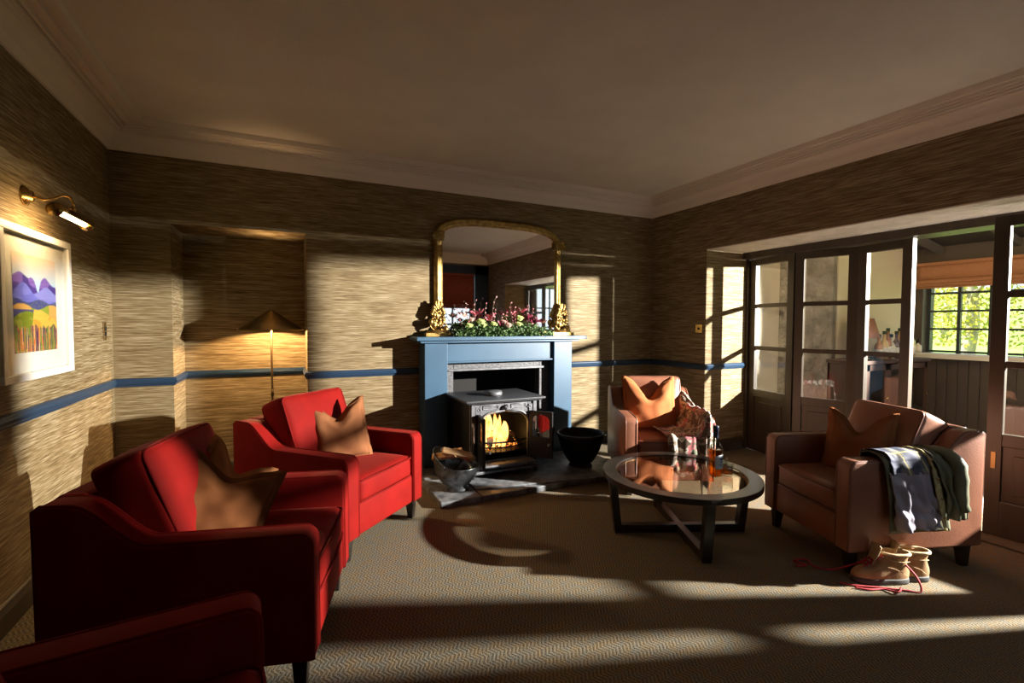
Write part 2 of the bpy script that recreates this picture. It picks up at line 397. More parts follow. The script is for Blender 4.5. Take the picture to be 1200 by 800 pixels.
# far wall with the window
WY0, WY1, WZ0, WZ1 = -1.40, -3.30, .99, 1.93
b = MB(); b.box(CX, CX+.25, WY0, CB, CF, 2.9); b.box(CX, CX+.25, CR, WY1, CF, 2.9); b.box(CX, CX+.25, WY1, WY0, CF, WZ0-.05); b.box(CX, CX+.25, WY1, WY0, WZ1, 2.9)
y = CR
while y < CB-.02:
    b.box(CX-.012, CX, y+.004, min(y+.086, CB), CF, WZ0-.06); y += .09
M['panel'] = mat('dark_boarded_wall', (.075, .06, .052), .5)
b2 = b; fw_ = struct(b.build('wall_conservatory_far', M['panel'], bevel=.002))
b = MB(); b.box(CX-.14, CX+.22, WY1-.06, CB, WZ0-.05, WZ0); o = b.build('window_sill', M['white'], None, bevel=.004)
b = MB()
for z in (WZ0+.02, 1.255, 1.45, 1.645, 1.84): b.box(CX+.10, CX+.13, WY1, WY0, z-.011, z+.011)
for y in (WY0-.02, -1.68, -1.935, -2.2, -2.47, -2.74, -3.01, WY1+.02): b.box(CX+.095, CX+.135, y-.014, y+.014, WZ0, WZ1)
wn1 = struct(b.build('window_1', M['winframe'])); o.parent = wn1
b = MB(); b.box(CX+.113, CX+.117, WY1, WY0, WZ0, WZ1); b.build('glass', M['glass'], wn1)
# side and rear walls of the garden room, dark raftered ceiling
b = MB(); b.box(W+DT, CX+.25, CR-.2, CR, CF, .75); b.box(W+DT, CX+.25, CR-.2, CR, 2.15, 2.9); b.box(W+DT, 5.7, CR-.2, CR, .75, 2.15); b.box(7.35, CX+.25, CR-.2, CR, .75, 2.15); struct(b.build('wall_conservatory_near', M['cream']))
b = MB()  # unseen window added to let daylight into the garden room
for x in (5.7, 6.24, 6.78, 7.32): b.box(x, x+.03, CR-.12, CR-.08, .75, 2.15)
for z in (.75, 1.2, 1.65, 2.12): b.box(5.7, 7.35, CR-.115, CR-.085, z, z+.03)
wn3 = struct(b.build('added_window_3', M['winframe'])); b = MB(); b.box(5.7, 7.35, CR-.102, CR-.098, .75, 2.15); b.build('glass', M['glass'], wn3)
b = MB()
b.add([(W+.1, CR, 2.62), (CX+.25, CR, 2.10), (CX+.25, .2, 2.10), (W+.1, .2, 2.62), (W+.1, CR, 2.74), (CX+.25, CR, 2.22), (CX+.25, .2, 2.22), (W+.1, .2, 2.74)],
      [(0,1,2,3),(7,6,5,4),(0,4,5,1),(1,5,6,2),(2,6,7,3),(3,7,4,0)])
cc = struct(b.build('ceiling_conservatory', M['darkceil']))
b = MB()
for y in (-1.55, -2.15, -2.75, -3.35, -3.95): b.bar((W+DT+.01, y, 2.48), (CX-.01, y, 2.10), .05, .07)
b.build('rafter', M['beam'], cc)

# ------------------------------------------------------------------ camera
def cam():
    C = Vector((1.0807, -4.1871, 1.3)); yaw, pitch, roll, f = .448, .038, .0033, 554.9
    fw = Vector((math.sin(yaw)*math.cos(pitch), math.cos(yaw)*math.cos(pitch), -math.sin(pitch)))
    r = Vector((math.cos(yaw), -math.sin(yaw), 0)); u = r.cross(fw)
    r2 = math.cos(roll)*r + math.sin(roll)*u; u2 = -math.sin(roll)*r + math.cos(roll)*u
    c = bpy.data.cameras.new('camera'); o = bpy.data.objects.new('camera', c); COL.objects.link(o)
    m = Matrix((( r2.x, u2.x, -fw.x, C.x), (r2.y, u2.y, -fw.y, C.y), (r2.z, u2.z, -fw.z, C.z), (0,0,0,1)))
    o.matrix_world = m; c.sensor_width = 36; c.lens = f/1200*36; c.clip_start = .02; c.clip_end = 200
    SC.camera = o
cam()
#PART2
# ------------------------------------------------------------------ armchairs
def make_armchair(name, m, mp, w, d, ha, hb, yb, seatz=.44, backtop=.83, aw=.105, tilt=.36):
    root = empty(name)
    f, r = -d/2, d/2
    prof = [(f, .125)]
    R = .045
    for i in range(6):
        t = i/5*PI/2; prof.append((f+R*(1-math.cos(t)), ha-R+R*math.sin(t)))
    n = 12; ys, ye = yb, r-.10
    for i in range(n+1):
        t = i/n; s = t*t*(3-2*t); prof.append((ys+(ye-ys)*t, ha+(hb-ha)*s))
    prof += [(r-.02, hb+.002), (r, hb-.012), (r, .125)]
    for s in (-1, 1):
        x0, x1 = s*w/2, s*(w/2-aw)
        b = MB(); b.prism(prof, 'x', x0, x1)
        a = b.build('arm', m, root, bevel=.016, seg=3, smooth=True)
        b = MB()
        for x in (x0-s*.010, x1+s*.010):
            pts = [(x+(s*.008 if x is x0 else 0), y, z) for y, z in prof[1:-1]]
            pts = [(x, f+.004, .13)] + [(x, y + (.004 if i < 4 else 0), z-.003) for i, (y, z) in enumerate(prof[1:-1])] + [(x, r-.004, .13)]
            b.tube(pts, .0062, 8)
        b.build('piping', mp, a)
    iw = w-2*aw
    b = MB(); b.prism([(r-.16, .13), (r-.10, hb-.01), (r-.085, hb+.004), (r-.012, hb+.004), (r, hb-.01), (r, .13)], 'x', -iw/2-.002, iw/2+.002)
    b.build('backrest', m, root, bevel=.012, seg=3, smooth=True)
    b = MB(); b.box(-iw/2-.002, iw/2+.002, f+.010, r-.1, .125, seatz-.135)
    b.build('seat_base', m, root, bevel=.014, seg=3, smooth=True)
    # seat cushion
    cd = d-.17
    vs, fs = rbox((iw-.012, cd, .145), .035, 14, (0, .008, .014), .006, 3)
    b = MB(); b.add([v+Vector((0, f+.006+cd/2, seatz-.07)) for v in vs], fs, 0, True)
    sc = b.build('seat_cushion', m, root)
    b = MB()
    for z in (seatz-.012, seatz-.128):
        b.tube([(-iw/2+.012, r-.2, z), (-iw/2+.012, f+.02, z), (-iw/2+.03, f+.004, z), (0, f-.004, z), (iw/2-.03, f+.004, z), (iw/2-.012, f+.02, z), (iw/2-.012, r-.2, z)], .0055, 6)
    b.build('piping', mp, sc)
    # back cushion, leaning
    bh = backtop-seatz+.03; bt = .185; bw = iw-.01
    vs, fs = rbox((bw, bt, bh), .030, 16, (.004, .035, .010), .008, 9)
    T = Matrix.Translation((0, r-.245, seatz+bh/2-.015)) @ Matrix.Rotation(-tilt, 4, 'X')
    b = MB(); b.add([T@v for v in vs], fs, 0, True)
    bc = b.build('back_cushion', m, root)
    b = MB()
    for yy in (-bt/2+.010, bt/2-.010):
        q = []
        xx, zz, k = bw/2-.006, bh/2-.006, .030
        for cx, cz, a0 in ((xx-k, zz-k, 0), (-xx+k, zz-k, 1), (-xx+k, -zz+k, 2), (xx-k, -zz+k, 3)):
            for i in range(5):
                t = (a0+i/4)*PI/2; q.append(T@Vector((cx+k*math.cos(t)*.93, yy, cz+k*math.sin(t)*.93)))
        b.tube(q, .006, 6, closed=True)
    b.build('piping', mp, bc)
    for sx in (-1, 1):
        for y in (f+.055, r-.055):
            b = MB(); b.bar((sx*(w/2-.055), y, .13), (sx*(w/2-.05), y, 0), .055, .055, up=(0,1,0), w2=.036, h2=.036)
            b.build('leg', M['darkwood'], root, bevel=.003)
    return root

def place(o, x, y, rz, label, cat='armchair', group=None):
    o.location = (x, y, 0); o.rotation_euler = (0, 0, rz); tag(o, label, cat, group); return o
red = make_armchair('velvet_armchair', M['red'], M['redpipe'], .74, .83, .575, .72, .09)
A_ = place(red, 1.352, -1.03, .757, 'red velvet armchair nearest the fireplace, beside the basket of logs', group='red velvet armchairs along the left wall')
B_ = place(copy_tree(red), .857, -1.985, 1.30, 'red velvet armchair in the middle of the left row with two rust cushions', group='red velvet armchairs along the left wall')
C_ = place(copy_tree(red), .63, -3.14, 1.66, 'red velvet armchair in the near left corner, only one arm showing', group='red velvet armchairs along the left wall')
le = make_armchair('leather_armchair', M['leather'], M['leatherpipe'], .67, .78, .60, .74, .11, seatz=.43, backtop=.80, aw=.10, tilt=.42)
E_ = place(le, 4.15, -2.595, -1.90, 'tan leather armchair with a coat over its arm, in front of the glazed doors', group='tan leather armchairs')
D_ = make_armchair('leather_armchair', M['leather'], M['leatherpipe'], .67, .78, .60, .74, .11, seatz=.43, backtop=.83, aw=.10, tilt=.32)
place(D_, 3.84, -1.20, -.487, 'tan leather armchair in the far right corner with a patterned throw', group='tan leather armchairs')

# ------------------------------------------------------------------ scatter cushions
def scatter(name, m, size=.44, th=.15, chop=.16, flange=.022, seed=1, n=26, fl_m=None):
    """square cushion standing on its bottom edge; faces -Y; centre of the bottom edge at the origin"""
    b = MB(); h = size/2
    def pt(u, v, side):
        a, c = 2*u-1, 2*v-1
        e = (1-abs(a)**2.6)*(1-abs(c)**2.6)
        x = a*h*(1-.07*(1-abs(a))*0 - .06*(1-c*c)*abs(a)); z = c*h*(1-.05*(1-a*a))
        # the chopped dip in the top edge
        dip = chop*math.exp(-(a/.42)**2)*max(0, (c+.2)/1.2)**1.6
        z -= dip*(1 if c > -.2 else 0)
        if c > 0: z += .03*abs(a)**3*c
        y = th/2*(max(e, 0)**.55) * (1-.35*math.exp(-(a/.3)**2)*max(0, c))
        w = mnoise.noise(Vector((a*2.3+seed, c*2.3, side*3)))*.016*min(1, e*3)
        crease = -.012*math.exp(-((a+.2*c)/.12)**2)*max(0, c)*side*0
        return (x, -side*(y+w)+crease, z+h)
    fr = lambda u, v: pt(u, v, 1); bk = lambda u, v: pt(u, v, -1)
    b.grid(fr, n, n); b.grid(bk, n, n)
    o = b.build(name, m)
    bm = bmesh.new(); bm.from_mesh(o.data); bmesh.ops.remove_doubles(bm, verts=bm.verts, dist=.0006); bmesh.ops.recalc_face_normals(bm, faces=bm.faces); bm.to_mesh(o.data); bm.free()
    # flange as its own part
    b = MB(); ring = []
    for k in range(n): ring.append((k/n, 0))
    for k in range(n): ring.append((1, k/n))
    for k in range(n): ring.append((1-k/n, 1))
    for k in range(n): ring.append((0, 1-k/n))
    vs = []
    for u, v in ring:
        p = Vector(pt(u, v, 1)); a, c = 2*u-1, 2*v-1
        d = Vector((a if abs(a) > .98 else 0, 0, c if abs(c) > .98 else 0)); d = d.normalized() if d.length else d
        wv = .004*math.sin((u*7+v*9)*3)
        vs.append(p-d*.004+Vector((0, -.004, 0))); vs.append(p+d*flange*(1.3 if abs(a) > .98 and abs(c) > .98 else 1)+Vector((0, wv, 0))); vs.append(p-d*.004+Vector((0, .004, 0)))
    K = len(ring); fs = []
    for i in range(K):
        j = (i+1) % K
        fs += [(3*i, 3*i+1, 3*j+1, 3*j), (3*i+1, 3*i+2, 3*j+2, 3*j+1)]
    b.add(vs, fs, 0, True); b.build('flange', fl_m or m, o)
    return o
def rel(chair, x, y, z, rz=0, tx=0, ty=0):
    """world matrix of something at local place x, y, z of a chair; tx leans it back, ty rolls it"""
    T = Matrix.Translation(chair.location) @ Matrix.Rotation(chair.rotation_euler.z, 4, 'Z')
    return T @ Matrix.Translation((x, y, z)) @ Matrix.Rotation(rz, 4, 'Z') @ Matrix.Rotation(tx, 4, 'X') @ Matrix.Rotation(ty, 4, 'Y')
G = 'scatter cushions on the armchairs'
c = scatter('scatter_cushion', M['tan'], .34, .14, .09, seed=2); c.matrix_world = rel(A_, .0, -.07, .445, -.62, -.36, -.06)
tag(c, 'dull orange square cushion on the red armchair nearest the fireplace', 'cushion', G)
c = scatter('scatter_cushion', M['rust'], .35, .13, .05, seed=5); c.matrix_world = rel(B_, -.20, .04, .44, -1.05, -.55, .50)
tag(c, 'rust cushion toned as in shade, in front on the middle red armchair', 'cushion', G)
c = scatter('scatter_cushion', M['rust_lit'], .28, .10, .07, seed=8); c.matrix_world = rel(B_, -.03, .06, .50, -.70, -.36, .75)
tag(c, 'rust cushion toned as lit, standing behind the darker one on the middle red armchair', 'cushion', G)
c = scatter('scatter_cushion', M['orange'], .40, .16, .15, seed=3); c.matrix_world = rel(D_, -.07, -.09, .44, .05, -.30, .03)
tag(c, 'bright orange cushion with dented top on the leather chair in the far corner', 'cushion', G)
c = scatter('scatter_cushion', M['tan'], .33, .14, .10, seed=11); c.matrix_world = rel(E_, .04, -.10, .435, .36, -.30, -.05)
tag(c, 'brown orange cushion on the leather chair by the glazed doors', 'cushion', G)

# ------------------------------------------------------------------ throw on the far leather chair
def throw_mat():
    m = mat('patterned_throw', (.4, .3, .28), .9, 0, Sheen_Weight=.3)
    B = m.node_tree.nodes['Principled BSDF']; tc = N(m, 'ShaderNodeTexCoord')
    v = N(m, 'ShaderNodeTexVoronoi'); v.inputs['Scale'].default_value = 13; L(m, tc.outputs['Object'], v.inputs['Vector'])
    r = N(m, 'ShaderNodeValToRGB'); r.color_ramp.interpolation = 'CONSTANT'; e = r.color_ramp.elements
    cs = [(0, (.05, .03, .018)), (.40, (.09, .055, .03)), (.55, (.40, .34, .27)), (.64, (.10, .07, .045)), (.72, (.62, .55, .46)), (.80, (.48, .13, .14)), (.90, (.10, .12, .07))]
    e[0].color = (*cs[0][1], 1); e[1].position = cs[1][0]; e[1].color = (*cs[1][1], 1)
    for p_, c_ in cs[2:]:
        k = r.color_ramp.elements.new(p_); k.color = (*c_, 1)
    n = N(m, 'ShaderNodeTexNoise'); n.inputs['Scale'].default_value = 14; n.inputs['Detail'].default_value = 5; L(m, tc.outputs['Object'], n.inputs['Vector'])
    sx = N(m, 'ShaderNodeSeparateColor'); L(m, v.outputs['Color'], sx.inputs[0])
    ad = N(m, 'ShaderNodeMath', operation='MULTIPLY_ADD'); L(m, n.outputs[0], ad.inputs[0]); ad.inputs[1].default_value = .9
    mu = N(m, 'ShaderNodeMath', operation='MULTIPLY'); L(m, sx.outputs[0], mu.inputs[0]); mu.inputs[1].default_value = .42
    L(m, mu.outputs[0], ad.inputs[2]); L(m, ad.outputs[0], r.inputs[0]); L(m, r.outputs[0], B.inputs['Base Color'])
    return m
M['throw'] = throw_mat()
def lerp_path(P, t):
    n = len(P)-1; x = t*n; i = min(int(x), n-1); f = x-i; f = f*f*(3-2*f)*.4+f*.6
    return tuple(a+(b-a)*f for a, b in zip(P[i], P[i+1]))
def throw_pt(u, v):
    # u: from the arm (0) across the seat (1); v: rear (0) to front hem (1)
    X = [(.325, .57), (.285, .632), (.235, .62), (.215, .52), (.12, .462), (.00, .46), (-.08, .46)]
    x, z = lerp_path(X, u)
    if v < .30: y = .10 - v/.30*.18; lift = (.30-v)*.45*max(0, 1-u*1.6); x -= (.30-v)*.20*(1-u)
    elif v < .72: y = -.08 - (v-.30)/.42*.335; lift = 0
    else: y = -.415 - min(1, (v-.72)*8)*.022; lift = -(v-.72)/.28*.25
    z += lift
    x += (.09*u - .02)*(v)*1.0
    f = math.sin(u*26 + v*3.0)*.5+math.sin(u*47-v*5+1)*.3
    z2 = .016*f*(.4+v) if v < .72 else .004*f
    y2 = 0 if v < .72 else -.016*(f+1)
    nz = mnoise.noise(Vector((u*5, v*6, 2)))*.022
    return (x, y+y2-abs(nz)*(.6 if v > .7 else 0), z+z2+abs(nz)+.008)
b = MB(); b.grid(throw_pt, 60, 60); o = b.build('throw', M['throw'], None, recalc=False, solid=.006)
o.matrix_world = rel(D_, 0, 0, 0); tag(o, 'patterned brown, cream and pink throw spilling over the far leather chair', 'throw')
b = MB()
for i in range(46):
    u = (i+.5)/46; p = Vector(throw_pt(u, 1)); b.tube([p+Vector((0,0,.004)), p+Vector((random.uniform(-.004,.004), -.002, -.02)), p+Vector((random.uniform(-.008,.008), -.003, -.04))], .0018, 4)
b.build('fringe', M['throw'], o)

# ------------------------------------------------------------------ coat over the near arm of the right-hand leather chair
def plaid():
    m = mat('plaid_lining', (.3, .3, .3), .8); B = m.node_tree.nodes['Principled BSDF']
    tc = N(m, 'ShaderNodeTexCoord'); sp = N(m, 'ShaderNodeSeparateXYZ'); L(m, tc.outputs['UV'], sp.inputs[0])
    col = None
    def stripes(out, per, w0, ph=0):
        a = N(m, 'ShaderNodeMath', operation='MULTIPLY_ADD'); L(m, out, a.inputs[0]); a.inputs[1].default_value = 1/per; a.inputs[2].default_value = ph
        f = N(m, 'ShaderNodeMath', operation='FRACT'); L(m, a.outputs[0], f.inputs[0])
        g = N(m, 'ShaderNodeMath', operation='LESS_THAN'); L(m, f.outputs[0], g.inputs[0]); g.inputs[1].default_value = w0
        return g.outputs[0]
    def mixc(base, fac, c, k):
        mu = N(m, 'ShaderNodeMath', operation='MULTIPLY'); L(m, fac, mu.inputs[0]); mu.inputs[1].default_value = k
        x = N(m, 'ShaderNodeMix', data_type='RGBA'); L(m, mu.outputs[0], x.inputs[0])
        if isinstance(base, tuple): x.inputs[6].default_value = (*base, 1)
        else: L(m, base, x.inputs[6])
        x.inputs[7].default_value = (*c, 1); return x.outputs[2]
    X, Y = sp.outputs[0], sp.outputs[1]
    c = mixc((.19, .185, .17), stripes(X, .13, .5), (.04, .05, .11), .75)
    c = mixc(c, stripes(Y, .13, .5), (.04, .05, .11), .55)
    c = mixc(c, stripes(X, .13, .07, .22), (.55, .45, .18), .9)
    c = mixc(c, stripes(Y, .13, .07, .22), (.55, .45, .18), .8)
    L(m, c, B.inputs['Base Color']); return m
M['plaid'] = plaid()
M['lining'] = noisy(mat('lilac_grey_lining', (.3, .27, .33), .42), (.24, .22, .27), (.34, .31, .37), (5, 5, 5))
M['wax'] = noisy(mat('olive_waxed_cotton', (.12, .12, .07), .55), (.085, .088, .05), (.15, .15, .09), (9, 9, 9), 4)
M['cord'] = noisy(mat('straw_coloured_placket', (.45, .38, .18), .8), (.32, .27, .12), (.55, .48, .26), (60, 60, 60))
AX = .335   # outer face of the arm in chair coordinates
def coat_path(s):
    """s = metres along the drape, from inside the arm over the top and down the outside -> x, z"""
    pts = [(.20, .53), (.212, .615), (.26, .632), (.32, .628), (.352, .600), (.362, .5), (.368, .36), (.374, .2), (.378, .1)]
    acc = 0
    for (x0, z0), (x1, z1) in zip(pts, pts[1:]):
        l = math.hypot(x1-x0, z1-z0)
        if s <= acc+l: t = (s-acc)/l; return x0+(x1-x0)*t, z0+(z1-z0)*t
        acc += l
    return pts[-1]
def coat_surf(y0, y1, y0b, y1b, s0, s1, off, amp, fr, seed, swing=0):
    def fn(u, v):
        s = s0+(s1-s0)*v; x, z = coat_path(s)
        ya = y0+(y0b-y0)*v; yb_ = y1+(y1b-y1)*v; y = ya+(yb_-ya)*u
        f = math.sin(u*fr + seed + v*1.5)*.55+math.sin(u*fr*2.1+seed*2-v*3)*.3 + mnoise.noise(Vector((u*4, v*5, seed)))*1.3
        d = off+abs(amp*(f+1.1))*min(1, .25+v)
        hang = 1 if s > .26 else .25
        return (x+d*hang+swing*v*v, y+.006*math.sin(v*9+u*4+seed), z+(d*.7 if s < .26 else 0))
    return fn
def uvgrid(o, nu, nv, su, sv):
    uv = o.data.uv_layers.new(name='UVMap')
    for l in o.data.loops:
        i, j = divmod(l.vertex_index, nv+1); uv.data[l.index].uv = (i/nu*su, j/nv*sv)
coat = empty('waxed_coat'); coat.matrix_world = rel(E_, AX, 0, .62)
def cpart(fn, name, m, nu=34, nv=44, solid=.006, su=.3, sv=.6):
    b = MB(); b.grid(lambda u, v: Vector(fn(u, v))-Vector((AX, 0, .62)), nu, nv); o = b.build(name, m, coat, recalc=False, solid=solid); uvgrid(o, nu, nv, su, sv); return o
# under-layer of the shell, then lining, yoke, placket, rear flap and sleeve
cpart(coat_surf(-.235, .08, -.20, .14, .0, .60, .0, .004, 6, 1), 'shell', M['wax'])
o = cpart(coat_surf(-.23, -.03, -.19, .06, .02, .30, .013, .008, 9, 2), 'yoke', M['plaid'], su=.3, sv=.36); o['label'] = 'navy and straw plaid yoke'
o = cpart(coat_surf(-.205, .015, -.18, .075, .29, .575, .010, .024, 13, 4), 'lining', M['lining']); o['label'] = 'lilac grey satin lining'
o = cpart(coat_surf(-.025, -.005, .072, .10, .05, .585, .026, .006, 3, 5), 'placket', M['cord'], nu=6); o['label'] = 'straw coloured placket'
o = cpart(coat_surf(.00, .13, .09, .20, .04, .53, .016, .024, 10, 7), 'front_flap', M['wax'])
b = MB(); pts = []
for i in range(13):
    t = i/12; x, z = coat_path(.10+.38*t); pts.append(Vector((x+.035+.012*math.sin(t*3), .09+.10*t+.02*math.sin(t*5), z))-Vector((AX, 0, .62)))
b.tube(pts, [.040-.010*abs(math.sin(i*1.3))*.6 for i in range(13)], 14); b.build('sleeve', M['wax'], coat)
for i in range(5):
    b = MB(); x, z = coat_path(.12+i*.1); t = (.12+i*.1-.05)/.53; b.ball(Vector((x+.045, -.015+.10*t, z))-Vector((AX, 0, .62)), .006, n=6); b.build('stud', M['brass'], coat)
tag(coat, 'olive waxed coat with plaid and lilac lining hanging over the leather chair arm', 'coat')

# ------------------------------------------------------------------ walking boots
M['boot'] = noisy(mat('tan_nubuck', (.36, .20, .09), .75), (.30, .16, .065), (.45, .27, .13), (14, 14, 14), 4, bump=.2, bscale=(90, 90, 90), dist=.002)
M['bootpad'] = noisy(mat('pale_padding', (.5, .36, .2), .85), (.42, .29, .15), (.55, .42, .25), (20, 20, 20))
M['sole'] = mat('rubber_sole', (.06, .058, .055), .7)
M['lace'] = mat('red_laces', (.40, .02, .03), .7)
def make_boot():
    root = empty('walking_boot'); n = 40
    def outline(xh, xt, wf, wh, z, dx=0):
        pts = []
        for k in range(n):
            th = 2*PI*k/n; c, s = math.cos(th), math.sin(th)
            L_ = xt-xh; x = (xh+xt)/2 + L_/2*math.copysign(abs(c)**.95, c)
            t = (x-xh)/L_; w = wh+(wf-wh)*(t*t*(3-2*t)); w *= 1-.10*math.exp(-((t-.42)/.16)**2)
            pts.append((x, w/2*math.copysign(abs(s)**.85, s)+dx*t, z))
        return pts
    def loft(levels, name, m, par, cap0=True, cap1=True, b=None):
        b = b or MB(); vs = [p for l in levels for p in l]
        fs = [(i*n+k, i*n+(k+1) % n, (i+1)*n+(k+1) % n, (i+1)*n+k) for i in range(len(levels)-1) for k in range(n)]
        if cap0: fs.append(tuple(range(n))[::-1])
        if cap1: fs.append(tuple((len(levels)-1)*n+k for k in range(n)))
        b.add(vs, fs, 0, True); return b.build(name, m, par)
    loft([outline(.0, .288, .104, .078, 0), outline(-.003, .294, .108, .082, .008), outline(-.002, .292, .106, .08, .022), outline(0, .289, .104, .078, .030)], 'sole', M['sole'], root)
    lv = [outline(.002, .286, .100, .074, .028), outline(-.001, .287, .103, .075, .040), outline(-.002, .282, .100, .074, .052), outline(0, .268, .093, .073, .066),
          outline(.003, .240, .085, .071, .078), outline(.007, .207, .078, .070, .090), outline(.010, .178, .074, .070, .101), outline(.012, .158, .073, .071, .112), outline(.012, .150, .072, .071, .128), outline(.008, .146, .077, .077, .146), outline(.004, .144, .081, .081, .158)]
    inner = [outline(.014, .132, .064, .064, .160), outline(.022, .126, .052, .052, .140), outline(.024, .13, .045, .045, .07)]
    up = loft(lv+inner, 'upper', M['boot'], root, cap0=False)
    b = MB(); b.tube([Vector(p)*1.0 for p in outline(.004, .142, .081, .080, .159)], .0085, 8, closed=True); b.build('collar', M['bootpad'], root)
    b = MB(); b.grid(lambda u, v: (.150+.055*(1-v)+.020*v*v-.012*math.cos((u-.5)*2), (u-.5)*(.05+.02*v), .100+.095*v+.006*math.cos((u-.5)*3)), 8, 8); b.build('tongue', M['bootpad'], root, recalc=False, solid=.006)
    b = MB()
    for i in range(6):
        t = i/5; x = .238-.088*t; z = .084+.060*t
        w = .028
        b.tube([(x, -w, z), (x-.006, -w*.4, z+.010), (x-.012, w*.4, z+.014), (x-.016, w, z+.006)], .0036, 6)
        b.tube([(x, w, z), (x-.006, w*.4, z+.011), (x-.012, -w*.4, z+.015), (x-.016, -w, z+.006)], .0036, 6)
        for s in (-1, 1):
            e = MB(); e.ball((x, s*(w+.003), z+.001), .0042, n=6); e.build('eyelet', M['steel'], root)
    b.build('laces', M['lace'], root)
    for q in (1, -1):
        b = MB(); b.tube([(.215, q*.0405, .060), (.19, q*.0395, .082), (.15, q*.0385, .098), (.10, q*.0385, .088), (.055, q*.0385, .070), (.03, q*.037, .050)], .0016, 5); b.tube([(.145, q*.0395, .150), (.105, q*.0400, .128), (.06, q*.0395, .124), (.02, q*.034, .126)], .0016, 5)
        b.build('stitching', M['bootpad'], root)
    return root
bt = make_boot(); bt.location = (3.903, -2.942, .001); bt.rotation_euler = (0, 0, math.radians(150)); bt.scale = (.95, .95, .95)
tag(bt, 'tan leather walking boot in front, red laces trailing on the carpet', 'boot', 'pair of walking boots')
b2 = copy_tree(bt); b2.location = (4.015, -2.978, .001); b2.rotation_euler = (0, 0, math.radians(143))
tag(b2, 'tan leather walking boot half hidden behind the front one, under the coat', 'boot', 'pair of walking boots')
def floor_lace(boot, pts, r=.0048):
    b = MB(); Mi = boot.matrix_basis.inverted(); P_ = []
    for i in range(len(pts)-1):
        p0 = Vector(pts[max(i-1, 0)]); p1 = Vector(pts[i]); p2 = Vector(pts[i+1]); p3 = Vector(pts[min(i+2, len(pts)-1)])
        for k in range(6):
            t = k/6; P_.append(.5*((2*p1)+(-p0+p2)*t+(2*p0-5*p1+4*p2-p3)*t*t+(-p0+3*p1-3*p2+p3)*t**3))
    P_.append(Vector(pts[-1])); b.tube([Mi@p for p in P_], r, 6); b.build('trailing_lace', M['lace'], boot)
floor_lace(bt, [(3.86, -2.925, .12), (3.87, -2.99, .06), (3.85, -3.02, .006), (3.80, -2.985, .006), (3.72, -2.92, .006), (3.62, -2.85, .006), (3.58, -2.80, .006)])
floor_lace(bt, [(3.80, -2.96, .007), (3.73, -2.98, .012), (3.71, -2.93, .006), (3.64, -2.90, .006), (3.60, -2.86, .006)], .0048)
floor_lace(bt, [(3.76, -2.82, .09), (3.70, -2.76, .04), (3.66, -2.70, .006), (3.62, -2.64, .006), (3.66, -2.58, .006), (3.58, -2.56, .006), (3.60, -2.62, .006), (3.54, -2.60, .006)], .0052)

# ------------------------------------------------------------------ coffee table
TX, TY, TH = 3.30, -2.0, .375
t = empty('coffee_table', (TX, TY, 0)); tag(t, 'round dark wood coffee table with a smoked glass centre and crossed base', 'coffee table')
b = MB(); b.lathe([(.386, TH-.035), (.470, TH-.035), (.470, TH), (.386, TH), (.386, TH-.035)], (0,0,0), 128, smooth=False); b.build('table_rim', M['darkwood'], t, bevel=.004, seg=3)
b = MB(); b.lathe([(.0001, TH-.012), (.3875, TH-.012), (.3875, TH-.004), (.0001, TH-.004)], (0,0,0), 96, smooth=False); b.build('glass_top', M['smoked'], t)
b = MB(); b.lathe([(.378, TH-.022), (.39, TH-.022), (.39, TH-.013), (.378, TH-.013), (.378, TH-.022)], (0,0,0), 96); b.build('glass_ledge', M['brass'], t)
for a in (66, 156):
    th = math.radians(a); d = Vector((math.cos(th), math.sin(th), 0)); zz = .026 if a == 66 else .0262
    b = MB(); b.bar(d*-.375+Vector((0,0,zz)), d*.375+Vector((0,0,zz)), .045, .050); b.build('stretcher', M['darkwood'], t, bevel=.003)
    for s in (-1, 1):
        b = MB(); b.bar(d*(s*.385)+Vector((0,0,0.001)), d*(s*.425)+Vector((0,0,TH-.034)), .056, .046, up=d); b.build('leg', M['darkwood'], t, bevel=.005)

# bottle and glasses
def bottle(loc, name='whisky_bottle'):
    r = empty(name, loc)
    b = MB(); b.lathe([(.0001, 0), (.036, 0), (.039, .004), (.039, .165), (.036, .185), (.022, .205), (.0145, .222), (.0135, .262), (.016, .266), (.016, .275), (.0001, .275)], n=28); b.build('glass', M['bottleglass'], r)
    b = MB(); b.lathe([(.0001, .006), (.0365, .006), (.0365, .158), (.0001, .158)], n=28); b.build('whisky', M['amber'], r)
    b = MB(); b.lathe([(.0001, .274), (.0165, .274), (.0165, .304), (.0155, .307), (.0001, .307)], n=20); b.lathe([(.0150, .235), (.0150, .274), (.0165, .274)], n=20); b.build('cap', mat('navy_cap', (.01, .015, .04), .35), r)
    b = MB(); b.grid(lambda u, v: (.0396*math.sin((u-.5)*2.3), -.0396*math.cos((u-.5)*2.3), .052+.078*v+.008*math.cos((u-.5)*3)*(1 if v > .9 else 0)), 16, 6)
    l = b.build('label_paper', mat('pale_label', (.62, .70, .76), .6), r, recalc=False)
    b = MB()
    for z, w, h in ((.112, .9, .010), (.094, .6, .005), (.078, 1.2, .004), (.066, .7, .003)):
        b.grid(lambda u, v: (.0399*math.sin((u-.5)*w), -.0399*math.cos((u-.5)*w), z+h*(v-.5)), 8, 1)
    b.build('print', mat('label_print', (.05, .12, .25), .6), l, recalc=False)
    return r
bo = bottle((3.455, -2.135, TH-.004)); bo.rotation_euler = (0, 0, .25); bo.scale = (1.08, 1.08, 1.0); tag(bo, 'whisky bottle with a pale blue label and navy cap on the coffee table', 'bottle')
